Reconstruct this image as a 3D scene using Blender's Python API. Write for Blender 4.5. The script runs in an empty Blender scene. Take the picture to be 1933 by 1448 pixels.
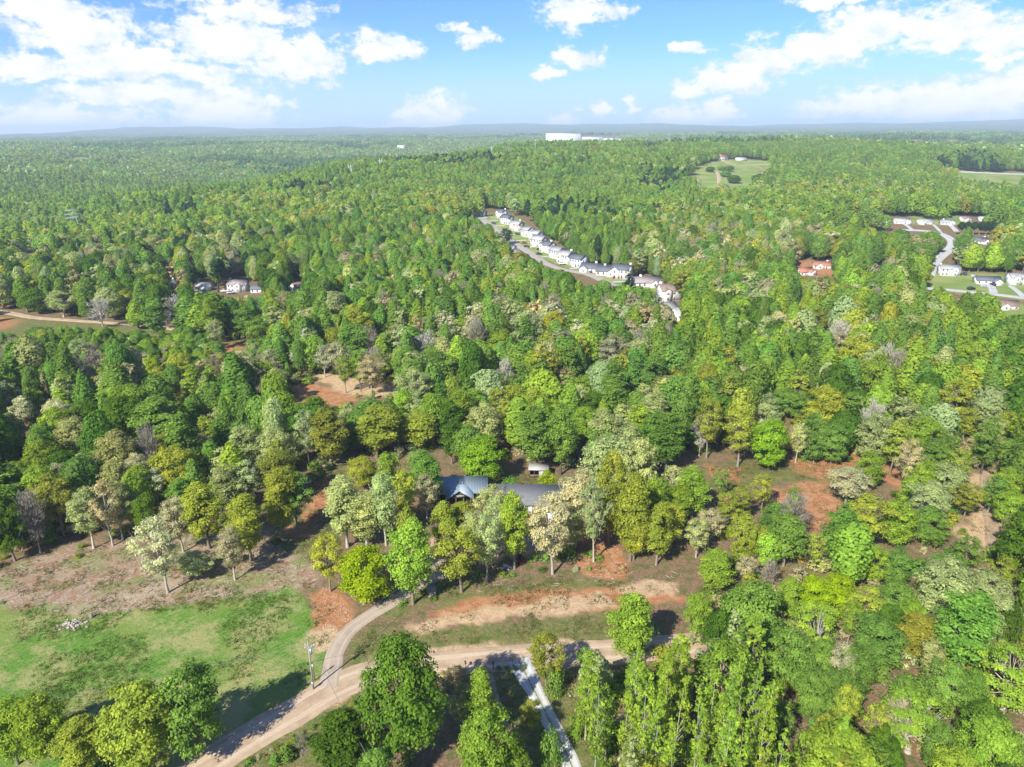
import bpy, math, random
import numpy as np
from mathutils import Matrix, Vector, Euler

rng = np.random.default_rng(11)
random.seed(11)
S = bpy.context.scene
COL = S.collection
PI = math.pi

# ------------------------------------------------------------------ camera
F, CX, CY = 1340.0, 966.5, 724.0            # focal length and centre of the photograph, in its pixels
CAMZ = 85.0
PITCH = math.atan(480 / F)
ROLL = math.radians(0.35)
_r0, _u0 = np.array([1.0, 0, 0]), np.array([0, math.sin(PITCH), math.cos(PITCH)])
FWD = np.array([0, math.cos(PITCH), -math.sin(PITCH)])
RIGHT = math.cos(ROLL) * _r0 - math.sin(ROLL) * _u0
UP = math.sin(ROLL) * _r0 + math.cos(ROLL) * _u0
CAM = np.array([0, 0, CAMZ])
cam = bpy.data.cameras.new("camera")
cam.sensor_fit = 'HORIZONTAL'; cam.sensor_width = 36.0; cam.lens = 36.0 * F / 1933.0
cam.clip_start = 0.5; cam.clip_end = 60000.0
camo = bpy.data.objects.new("camera", cam); COL.objects.link(camo)
M4 = Matrix.Identity(4)
for i in range(3):
    M4[i][0] = RIGHT[i]; M4[i][1] = UP[i]; M4[i][2] = -FWD[i]; M4[i][3] = CAM[i]
camo.matrix_world = M4
S.camera = camo

# ------------------------------------------------------------------ light and exposure
SUN_EL, SUN_STRENGTH, SKY_STRENGTH, EXPOSURE = math.radians(40), 3.1, 0.088, 1.55
SUN_AZ = math.radians(34 + 180)             # compass direction of the sun seen from the ground, 0 = +Y, clockwise
sun = bpy.data.lights.new("sun", 'SUN'); sun.energy = SUN_STRENGTH; sun.angle = math.radians(0.55); sun.color = (1.0, 0.945, 0.83)
suno = bpy.data.objects.new("sun", sun); COL.objects.link(suno)
_d = Vector((math.sin(SUN_AZ) * math.cos(SUN_EL), math.cos(SUN_AZ) * math.cos(SUN_EL), math.sin(SUN_EL)))
suno.rotation_euler = _d.to_track_quat('Z', 'Y').to_euler(); suno.location = (-60, -80, 160)

S.view_settings.view_transform = 'Standard'; S.view_settings.look = 'None'
S.view_settings.gamma = 1.0; S.view_settings.use_curve_mapping = False
S.view_settings.exposure = EXPOSURE
S.render.engine = 'CYCLES'
S.cycles.use_denoising = True
S.cycles.max_bounces = 8; S.cycles.diffuse_bounces = 4; S.cycles.glossy_bounces = 2
S.cycles.transmission_bounces = 5; S.cycles.volume_bounces = 0; S.cycles.transparent_max_bounces = 8
S.cycles.caustics_reflective = False; S.cycles.caustics_refractive = False
S.cycles.volume_max_steps = 64


def ray(px, py):
    d = FWD + (px - CX) / F * RIGHT - (py - CY) / F * UP
    return d / np.linalg.norm(d)


def project(x, y, z):
    v = np.stack([np.asarray(x, float), np.asarray(y, float), np.asarray(z, float) - CAMZ], -1)
    dep = v @ FWD
    dep = np.where(dep < 1, 1, dep)
    return CX + F * (v @ RIGHT) / dep, CY - F * (v @ UP) / dep, dep


# world: daylight sky with drifting fair-weather cumulus
world = bpy.data.worlds.new("World"); S.world = world; world.use_nodes = True
wt = world.node_tree; wt.nodes.clear()


class NT:
    """Short helper to wire nodes."""
    def __init__(s, t): s.t = t
    def n(s, kind, **kw):
        nd = s.t.nodes.new(kind)
        for k, v in kw.items():
            if k.startswith('i_'):
                key = k[2:]; key = int(key) if key.isdigit() else key
                s.put(nd.inputs[key], v)
            else: setattr(nd, k, v)
        return nd
    def put(s, sock, v):
        if isinstance(v, bpy.types.NodeSocket): s.t.links.new(v, sock)
        elif isinstance(v, (tuple, list)) and len(v) == 3 and sock.type == 'RGBA': sock.default_value = (*v, 1)
        else: sock.default_value = v
    def math(s, op, a, b=None, c=None, clamp=False):
        nd = s.t.nodes.new('ShaderNodeMath'); nd.operation = op; nd.use_clamp = clamp
        for i, v in enumerate((a, b, c)):
            if v is not None: s.put(nd.inputs[i], v)
        return nd.outputs[0]
    def vmath(s, op, a, b=None):
        nd = s.t.nodes.new('ShaderNodeVectorMath'); nd.operation = op
        s.put(nd.inputs[0], a)
        if b is not None: s.put(nd.inputs[1], b)
        return nd.outputs['Value'] if op in ('LENGTH', 'DOT_PRODUCT', 'DISTANCE') else nd.outputs[0]
    def mix(s, f, a, b, mode='MIX'):
        nd = s.t.nodes.new('ShaderNodeMix'); nd.data_type = 'RGBA'; nd.blend_type = mode
        s.put(nd.inputs[0], f); s.put(nd.inputs[6], a); s.put(nd.inputs[7], b)
        return nd.outputs[2]
    def ss(s, v, a, b, lo=0.0, hi=1.0):
        nd = s.t.nodes.new('ShaderNodeMapRange'); nd.interpolation_type = 'SMOOTHSTEP'
        s.put(nd.inputs[0], v); s.put(nd.inputs[1], a); s.put(nd.inputs[2], b); s.put(nd.inputs[3], lo); s.put(nd.inputs[4], hi)
        return nd.outputs[0]
    def noise(s, vec, scale, detail=4, rough=0.55, dist=0.0, out='Fac'):
        nd = s.t.nodes.new('ShaderNodeTexNoise'); s.put(nd.inputs['Vector'], vec)
        nd.inputs['Scale'].default_value = scale; nd.inputs['Detail'].default_value = detail
        nd.inputs['Roughness'].default_value = rough; nd.inputs['Distortion'].default_value = dist
        return nd.outputs[out]


w = NT(wt)
sky = w.n('ShaderNodeTexSky', sky_type='NISHITA'); sky.sun_disc = False
sky.sun_elevation = SUN_EL; sky.sun_rotation = SUN_AZ; sky.altitude = 300; sky.air_density = 1.0; sky.dust_density = 0.3; sky.ozone_density = 2.5
geo = w.n('ShaderNodeTexCoord')
sep = w.n('ShaderNodeSeparateXYZ', i_0=geo.outputs['Generated'])
az = w.math('ARCTAN2', sep.outputs[0], sep.outputs[1])
el = w.math('ARCSINE', sep.outputs[2])
ae = w.n('ShaderNodeCombineXYZ', i_0=az, i_1=el).outputs[0]
# slow warp so that the cloud outlines billow
wn = w.noise(w.vmath('MULTIPLY', ae, (1.0, 1.6, 1.0)), 16, 5, 0.62, 0, 'Color')
warp = w.vmath('MULTIPLY', w.vmath('SUBTRACT', wn, (0.5, 0.5, 0.5)), (0.10, 0.045, 0.0))
aew = w.vmath('ADD', ae, warp)


def cloud_blob(px, py, wx, wy):
    d = ray(px, py)
    c = (math.atan2(d[0], d[1]), math.asin(d[2]), 0)
    q = w.vmath('MULTIPLY', w.vmath('SUBTRACT', aew, c), (F / wx, F / wy, 0))
    return w.math('SUBTRACT', 1.0, w.vmath('LENGTH', q))


# (x, y, half width, half height) of the cumulus banks seen in the photograph
BLOBS = [(90, 20, 120, 40), (240, 120, 150, 52), (430, 75, 190, 62), (560, 110, 130, 62), (330, 140, 150, 28), (480, 15, 180, 32), (730, 85, 95, 34), (140, 55, 130, 60),
         (420, 205, 160, 66), (430, 240, 200, 16), (110, 225, 220, 36), (80, 255, 240, 18), (60, 130, 130, 30), (250, 180, 180, 24),
         (820, 212, 100, 46), (790, 236, 130, 18), (1085, 20, 105, 38), (905, 68, 48, 26), (875, 50, 40, 14), (1090, 105, 62, 30), (1020, 135, 40, 16), (1058, 228, 60, 26),
         (1380, 150, 110, 42), (1440, 110, 120, 40), (1560, 85, 130, 44), (1640, 55, 120, 50), (1800, 55, 150, 52), (1910, 70, 90, 40), (1300, 180, 50, 22), (1300, 226, 140, 30), (1360, 205, 40, 26),
         (1570, 205, 100, 28), (1690, 192, 160, 50), (1840, 192, 175, 56), (1930, 165, 110, 50), (1550, 5, 90, 16), (1290, 95, 38, 14), (1920, 112, 40, 14), (1130, 205, 30, 26), (1190, 198, 24, 18)]
acc = None
for b in BLOBS:
    v = cloud_blob(*b)
    acc = v if acc is None else w.math('SMOOTH_MAX', acc, v, 0.12)
# the same kind of clouds go on over the rest of the sky
gen = w.noise(w.vmath('MULTIPLY', geo.outputs['Generated'], (1, 1, 2.2)), 3.4, 7, 0.55)
genm = w.math('MULTIPLY', w.math('SUBTRACT', gen, 0.56), 5.0)
front = w.math('MULTIPLY', w.ss(w.math('ABSOLUTE', az), 0.72, 0.85, 1, 0), w.ss(el, 0.215, 0.27, 1, 0))
cov = w.n('ShaderNodeMix', data_type='FLOAT', i_0=front, i_2=genm, i_3=acc).outputs[0]
edge = w.noise(w.vmath('MULTIPLY', ae, (1.0, 1.5, 1.0)), 46, 7, 0.66)
dens = w.math('ADD', cov, w.math('MULTIPLY', w.math('SUBTRACT', edge, 0.5), 1.55))
cmask = w.ss(dens, 0.20, 0.60)
veil = w.math('MULTIPLY', w.ss(w.noise(w.vmath('MULTIPLY', ae, (1, 4.5, 1)), 7, 6, 0.6), 0.46, 0.74), 0.55)
cmask = w.math('MAXIMUM', cmask, w.math('MULTIPLY', veil, w.ss(az, -0.05, -0.5)))
shade_n = w.noise(w.vmath('MULTIPLY', ae, (1, 1.7, 1)), 24, 5, 0.6)
ccol = w.mix(w.ss(w.math('ADD', shade_n, w.math('MULTIPLY', w.math('SUBTRACT', dens, 0.4), 0.25)), 0.34, 0.66), (3.2, 3.6, 4.05), (4.35, 4.35, 4.4))
hs = w.n('ShaderNodeHueSaturation', i_Saturation=1.0, i_Value=1.0, i_Color=sky.outputs[0])
skyc = w.mix(1.0, hs.outputs[0], (0.29, 0.43, 0.72), 'MULTIPLY')
low = w.ss(el, 0.0, 0.115, 0.92, 0.0)
skyc = w.mix(low, skyc, (2.45, 3.4, 4.25))
allc = w.mix(cmask, skyc, ccol)
bg = w.n('ShaderNodeBackground', i_Color=allc, i_Strength=SKY_STRENGTH)
wo = w.n('ShaderNodeOutputWorld', i_Surface=bg.outputs[0])

# ------------------------------------------------------------------ terrain
_wav = [(rng.uniform(0.004, 0.016), rng.uniform(0, 2 * PI), rng.uniform(0, 2 * PI), rng.uniform(.5, 1)) for _ in range(10)]
_wavs = [(rng.uniform(0.04, 0.15), rng.uniform(0, 2 * PI), rng.uniform(0, 2 * PI), rng.uniform(.5, 1)) for _ in range(8)]
TD = np.array([0, 300, 600, 800, 1000, 1200, 1500, 1800, 2200, 2800, 3500, 4500, 5500, 7000, 9000, 13000, 17000.])
TZ = np.array([[0, 0, 0, 0, 0, 0, 0], [0, 0, 0, 0, 0, 0, 0], [-4, -3, 2, 2, -2, 0, -2], [-12, -2, 9, 8, 1, 2, -2], [-20, 0, 22, 21, 14, 8, 0], [-25, -20, 27, 33, 27, 16, 4], [-22, -32, -6, 45, 43, 30, 14], [-12, -28, -30, 26, 42, 36, 22],
               [4, -8, -22, -6, 32, 30, 18], [14, 8, -4, 0, 12, 14, 10], [24, 24, 16, 12, 24, 30, 28], [10, 14, 18, 20, 26, 24, 22], [34, 34, 34, 36, 38, 38, 38], [16, 24, 26, 30, 34, 32, 32], [36, 56, 58, 60, 60, 60, 60],
               [24, 120, 132, 138, 138, 130, 130], [20, 60, 70, 70, 80, 80, 80]], float)
TA = np.array([math.atan2(ray(p, 280)[0], ray(p, 280)[1]) for p in (0, 350, 700, 1000, 1300, 1600, 1933)])


def gz(x, y):
    x = np.asarray(x, float); y = np.asarray(y, float)
    d = np.hypot(x, y); a = np.arctan2(x, np.where(np.abs(y) < 1e-6, 1e-6, y))
    cols = np.stack([np.interp(d, TD, TZ[:, j]) for j in range(7)], -1)
    aa = np.clip(a, TA[0], TA[-1])
    j = np.clip(np.searchsorted(TA, aa) - 1, 0, 5)
    t = (aa - TA[j]) / (TA[j + 1] - TA[j]); t = t * t * (3 - 2 * t)
    z = np.take_along_axis(cols, j[..., None], -1)[..., 0] * (1 - t) + np.take_along_axis(cols, (j + 1)[..., None], -1)[..., 0] * t
    amp = np.clip((d - 170) / 900, 0, 1) * 6.5
    r = sum(k[3] * np.sin(k[0] * (np.cos(k[1]) * x + np.sin(k[1]) * y) + k[2]) for k in _wav) / 3.0
    s = sum(k[3] * np.sin(k[0] * (np.cos(k[1]) * x + np.sin(k[1]) * y) + k[2]) for k in _wavs) / 8.0
    hills = np.clip((d - 8500) / 4000, 0, 1) * (20 * np.sin(x * .0009 + 1) + 13 * np.sin(x * .0024 + 2.2) + 8 * np.sin(x * .0061))
    return z + amp * r + s * 0.35 + hills


def hit(px, py, h=0.0):
    """Where the sight line through a photograph pixel comes down to h metres above the ground."""
    d = ray(px, py)
    if d[2] > -0.002: d = ray(px, 252)
    t = 30 * 1.006 ** np.arange(1060)
    p = CAM + t[:, None] * d
    below = p[:, 2] - h < gz(p[:, 0], p[:, 1])
    i = int(np.argmax(below)) if below.any() else 900
    lo, hi = t[max(i - 1, 0)], t[i]
    for _ in range(18):
        m = (lo + hi) / 2; q = CAM + m * d
        if q[2] - h < gz(q[0], q[1]): hi = m
        else: lo = m
    q = CAM + hi * d
    return float(q[0]), float(q[1])


def gzf(x, y): return float(gz(np.array([x]), np.array([y]))[0])


def wpoly(pts): return np.array([hit(*p) for p in pts])


def inside(P, X, Y):
    r = np.zeros(X.shape, bool); n = len(P)
    for i in range(n):
        x1, y1 = P[i]; x2, y2 = P[(i + 1) % n]
        if y1 == y2: continue
        c = ((y1 > Y) != (y2 > Y)) & (X < (x2 - x1) * (Y - y1) / (y2 - y1) + x1)
        r ^= c
    return r


def sdist(P, X, Y):
    """Signed distance to a polygon, positive inside."""
    m = np.full(X.shape, 1e9); n = len(P)
    for i in range(n):
        a = P[i]; b = P[(i + 1) % n]; ab = b - a; L = max(ab @ ab, 1e-9)
        t = np.clip(((X - a[0]) * ab[0] + (Y - a[1]) * ab[1]) / L, 0, 1)
        m = np.minimum(m, (X - a[0] - t * ab[0]) ** 2 + (Y - a[1] - t * ab[1]) ** 2)
    m = np.sqrt(m)
    return np.where(inside(P, X, Y), m, -m)


def vnoise(X, Y, scale, seed):
    """Plain value noise in 0..1 with three octaves."""
    r = np.zeros(X.shape); a = 0.57; s = scale
    for o in range(3):
        g = np.random.default_rng(seed + o).random((128, 128))
        u = X / s; v = Y / s; i = np.floor(u).astype(int); j = np.floor(v).astype(int); fu = u - i; fv = v - j
        fu = fu * fu * (3 - 2 * fu); fv = fv * fv * (3 - 2 * fv)
        q = lambda a_, b_: g[a_ % 128, b_ % 128]
        r += a * ((q(i, j) * (1 - fu) + q(i + 1, j) * fu) * (1 - fv) + (q(i, j + 1) * (1 - fu) + q(i + 1, j + 1) * fu) * fv)
        a *= 0.5; s *= 0.5
    return r


# ------------------------------------------------------------------ mesh helpers
def mesh_np(name, V, faces_list, mats, midx=None, smooth=False, attrs=()):
    """faces_list: list of int arrays (n, k); attrs: (name, type, domain, flat array)."""
    me = bpy.data.meshes.new(name)
    V = np.asarray(V, np.float32)
    me.vertices.add(len(V)); me.vertices.foreach_set('co', V.ravel())
    loops = np.concatenate([f.ravel() for f in faces_list]) if faces_list else np.zeros(0, int)
    tot = np.concatenate([np.full(len(f), f.shape[1]) for f in faces_list]) if faces_list else np.zeros(0, int)
    start = np.concatenate([[0], np.cumsum(tot)[:-1]]) if len(tot) else tot
    me.loops.add(len(loops)); me.loops.foreach_set('vertex_index', loops.astype(np.int32))
    me.polygons.add(len(tot)); me.polygons.foreach_set('loop_start', start.astype(np.int32))
    me.polygons.foreach_set('loop_total', tot.astype(np.int32))
    for m in mats: me.materials.append(m)
    if midx is not None: me.polygons.foreach_set('material_index', np.asarray(midx, np.int32))
    if smooth: me.polygons.foreach_set('use_smooth', np.ones(len(tot), bool))
    for (an, ty, dom, dat) in attrs:
        at = me.attributes.new(an, ty, dom)
        at.data.foreach_set({'FLOAT': 'value', 'FLOAT_COLOR': 'color', 'INT': 'value', 'FLOAT_VECTOR': 'vector'}[ty], np.ascontiguousarray(dat).ravel())
    me.update(calc_edges=True); me.validate()
    return me


class MB:
    """Collects boxes, prisms and tubes into one mesh."""
    def __init__(s): s.v = []; s.f = {}
    def add(s, V, Fs):
        o = len(s.v); s.v.extend([tuple(map(float, p)) for p in V])
        for f in Fs: s.f.setdefault(len(f), []).append([i + o for i in f])
        return s
    def box(s, x0, x1, y0, y1, z0, z1):
        V = [(x, y, z) for z in (z0, z1) for y in (y0, y1) for x in (x0, x1)]
        return s.add(V, [(0, 2, 3, 1), (4, 5, 7, 6), (0, 1, 5, 4), (2, 6, 7, 3), (0, 4, 6, 2), (1, 3, 7, 5)])
    def prism(s, poly, a0, a1, axis='y'):
        """Extrude a 2-D polygon: axis y -> poly is (x, z); axis x -> poly is (y, z); axis z -> poly is (x, y)."""
        n = len(poly)
        mk = {'y': lambda p, a: (p[0], a, p[1]), 'x': lambda p, a: (a, p[0], p[1]), 'z': lambda p, a: (p[0], p[1], a)}[axis]
        V = [mk(p, a0) for p in poly] + [mk(p, a1) for p in poly]
        return s.add(V, [tuple(range(n))[::-1], tuple(range(n, 2 * n))] + [(i, (i + 1) % n, n + (i + 1) % n, n + i) for i in range(n)])
    def tube(s, pts, rad, sides=6, cap=True):
        V, Fq = tube_np(np.array(pts, float), np.array(rad, float), sides)
        s.add(V, [tuple(f) for f in Fq])
        if cap:
            o = len(s.v) - len(V); n = len(pts)
            s.f.setdefault(sides, []).append([o + i for i in range(sides)][::-1])
            s.f.setdefault(sides, []).append([o + (n - 1) * sides + i for i in range(sides)])
        return s
    def mesh(s, name, mat, smooth=False):
        return mesh_np(name, np.array(s.v), [np.array(q) for q in s.f.values()], [mat], smooth=smooth)
    def build(s, name, mat, parent=None, loc=(0, 0, 0), rz=0, smooth=False):
        return link(name, s.mesh(name, mat, smooth), parent, loc, rz)


def tube_np(P, R, sides):
    n = len(P); T = np.gradient(P, axis=0); T /= np.linalg.norm(T, axis=1)[:, None] + 1e-9
    ref = np.where(np.abs(T[:, 2:3]) > 0.9, np.array([[1., 0, 0]]), np.array([[0, 0, 1.]]))
    A = np.cross(T, ref); A /= np.linalg.norm(A, axis=1)[:, None] + 1e-9
    Bv = np.cross(T, A)
    th = np.arange(sides) * 2 * PI / sides
    V = P[:, None, :] + R[:, None, None] * (np.cos(th)[None, :, None] * A[:, None, :] + np.sin(th)[None, :, None] * Bv[:, None, :])
    V = V.reshape(-1, 3)
    i = np.arange(n - 1)[:, None] * sides; j = np.arange(sides)[None, :]; k = (j + 1) % sides
    Fq = np.stack([i + j, i + k, i + sides + k, i + sides + j], -1).reshape(-1, 4)
    return V, Fq


def link(name, me, parent=None, loc=(0, 0, 0), rz=0):
    o = bpy.data.objects.new(name, me); COL.objects.link(o)
    o.location = loc; o.rotation_euler = (0, 0, rz)
    if parent is not None: o.parent = parent
    return o


def tag(o, label=None, cat=None, group=None, kind=None):
    if label: o['label'] = label
    if cat: o['category'] = cat
    if group: o['group'] = group
    if kind: o['kind'] = kind
    return o


def thing(name, label, cat, loc=(0, 0, 0), rz=0, group=None):
    return tag(link(name, None, None, loc, rz), label, cat, group)


# ------------------------------------------------------------------ materials
def new_mat(name):
    m = bpy.data.materials.new(name); m.use_nodes = True; m.node_tree.nodes.clear()
    return m, NT(m.node_tree)


def simple(name, col, rough=0.8, var=0.15, scale=3.0, bump=0.0, metal=0.0):
    m, t = new_mat(name)
    tc = t.n('ShaderNodeTexCoord')
    nz = t.noise(tc.outputs['Object'], scale, 5, 0.6)
    c = t.mix(nz, tuple(max(0, c * (1 - var)) for c in col), tuple(min(1, c * (1 + var)) for c in col))
    p = t.n('ShaderNodeBsdfPrincipled', i_Roughness=rough, i_Metallic=metal)
    t.put(p.inputs['Base Color'], c)
    if bump:
        b = t.n('ShaderNodeBump', i_Strength=bump, i_Distance=0.03); t.put(b.inputs['Height'], t.noise(tc.outputs['Object'], scale * 4, 4))
        t.put(p.inputs['Normal'], b.outputs[0])
    o = t.n('ShaderNodeOutputMaterial', i_Surface=p.outputs[0])
    return m


def leaf_mat(name, mode):
    m, t = new_mat(name)
    if mode == 'obj': tint = t.n('ShaderNodeObjectInfo').outputs['Color']
    elif mode == 'inst': tint = t.n('ShaderNodeAttribute', attribute_type='INSTANCER', attribute_name='tint').outputs['Color']
    sh = t.n('ShaderNodeAttribute', attribute_type='GEOMETRY', attribute_name='shade')
    if mode == 'clump':
        tint = t.mix(1.0, t.n('ShaderNodeAttribute', attribute_type='GEOMETRY', attribute_name='pcol').outputs['Color'],
                     t.n('ShaderNodeAttribute', attribute_type='INSTANCER', attribute_name='tint').outputs['Color'], 'MULTIPLY')
    # single leaves and whole sprays differ a little in depth of green: young tips are yellower
    k = sh.outputs['Fac']
    hsv = t.n('ShaderNodeHueSaturation')
    t.put(hsv.inputs['Hue'], t.ss(k, 0.5, 1.5, 0.512, 0.488)); t.put(hsv.inputs['Value'], k); t.put(hsv.inputs['Color'], tint)
    c = hsv.outputs[0]
    d = t.n('ShaderNodeBsdfDiffuse'); t.put(d.inputs['Color'], c)
    tr = t.n('ShaderNodeBsdfTranslucent'); t.put(tr.inputs['Color'], t.mix(1.0, c, (1.15, 1.1, 0.55), 'MULTIPLY'))
    mx = t.n('ShaderNodeMixShader', i_0=0.5); t.put(mx.inputs[1], d.outputs[0]); t.put(mx.inputs[2], tr.outputs[0])
    t.n('ShaderNodeOutputMaterial', i_Surface=mx.outputs[0])
    return m


def bark_mat(name, mode, col=(0.2, 0.17, 0.14)):
    m, t = new_mat(name)
    tc = t.n('ShaderNodeTexCoord')
    if mode == 'obj': base = t.n('ShaderNodeObjectInfo').outputs['Color']
    else: base = t.n('ShaderNodeRGB').outputs[0]; base.default_value = (*col, 1)
    nz = t.noise(t.vmath('MULTIPLY', tc.outputs['Object'], (3, 3, .7)), 1.6, 5, 0.65)
    c = t.mix(1.0, base, t.mix(nz, (0.45, 0.45, 0.45), (1.4, 1.4, 1.35)), 'MULTIPLY')
    d = t.n('ShaderNodeBsdfDiffuse'); t.put(d.inputs['Color'], c)
    t.n('ShaderNodeOutputMaterial', i_Surface=d.outputs[0])
    return m


LEAF_OBJ, LEAF_INST, LEAF_CLUMP = leaf_mat('leaves', 'obj'), leaf_mat('forest_leaves', 'inst'), leaf_mat('distant_leaves', 'clump')
BARK_OBJ, BARK_INST = bark_mat('bark', 'obj'), bark_mat('forest_bark', 'fix')

# ------------------------------------------------------------------ tree shapes
# height, crown radius, crown base fraction, sprays, spray radius, limbs drawn, trunk radius
SHAPES = {
    'r': (18.0, 6.6, 0.18, 105, 1.55, 12, .36), 't': (23.0, 4.4, 0.22, 95, 1.35, 10, .30), 'p': (22.0, 4.2, 0.12, 90, 1.25, 8, .28),
    'o': (19.0, 5.4, 0.30, 62, 1.25, 40, .27), 's': (20.0, 2.8, 0.18, 100, .66, 30, .15), 'y': (19.0, 6.8, 0.22, 52, 1.35, 46, .5),
    'n': (22.0, 3.6, 0.42, 60, 1.2, 12, .26), 'c': (6.0, 1.6, 0.03, 46, .55, 2, .1), 'u': (2.6, 1.9, 0.0, 30, .62, 6, .05), 'b': (17.0, 4.4, 0.25, 70, 1.3, 60, .24)}


def envelope(s, t):
    t = np.asarray(t, float)
    if s in ('r', 'y'): return np.sqrt(np.clip(1 - ((t - .42) / .585) ** 2, 0, 1))
    if s in ('t', 'b'): return np.sqrt(np.clip(1 - ((t - .47) / .54) ** 2, 0, 1))
    if s == 'p': return np.clip((1.01 - t), 0, 1) ** .56 * np.clip(t / .25, 0, 1) ** .5 * 1.06
    if s == 'o': return np.sqrt(np.clip(1 - ((t - .5) / .52) ** 2, 0, 1))
    if s == 's': return np.clip(1.03 - t, 0, 1) ** .5 * np.clip(.35 + t * 2.2, 0, 1)
    if s == 'n': return np.clip(1.02 - t, 0, 1) ** .6 * np.clip(t / .3, 0.25, 1)
    if s == 'c': return np.clip(1.02 - t, 0, 1) ** .85 * np.clip(t / .12, .5, 1)
    return np.sqrt(np.clip(1 - (t * .97) ** 2, 0, 1))


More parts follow.
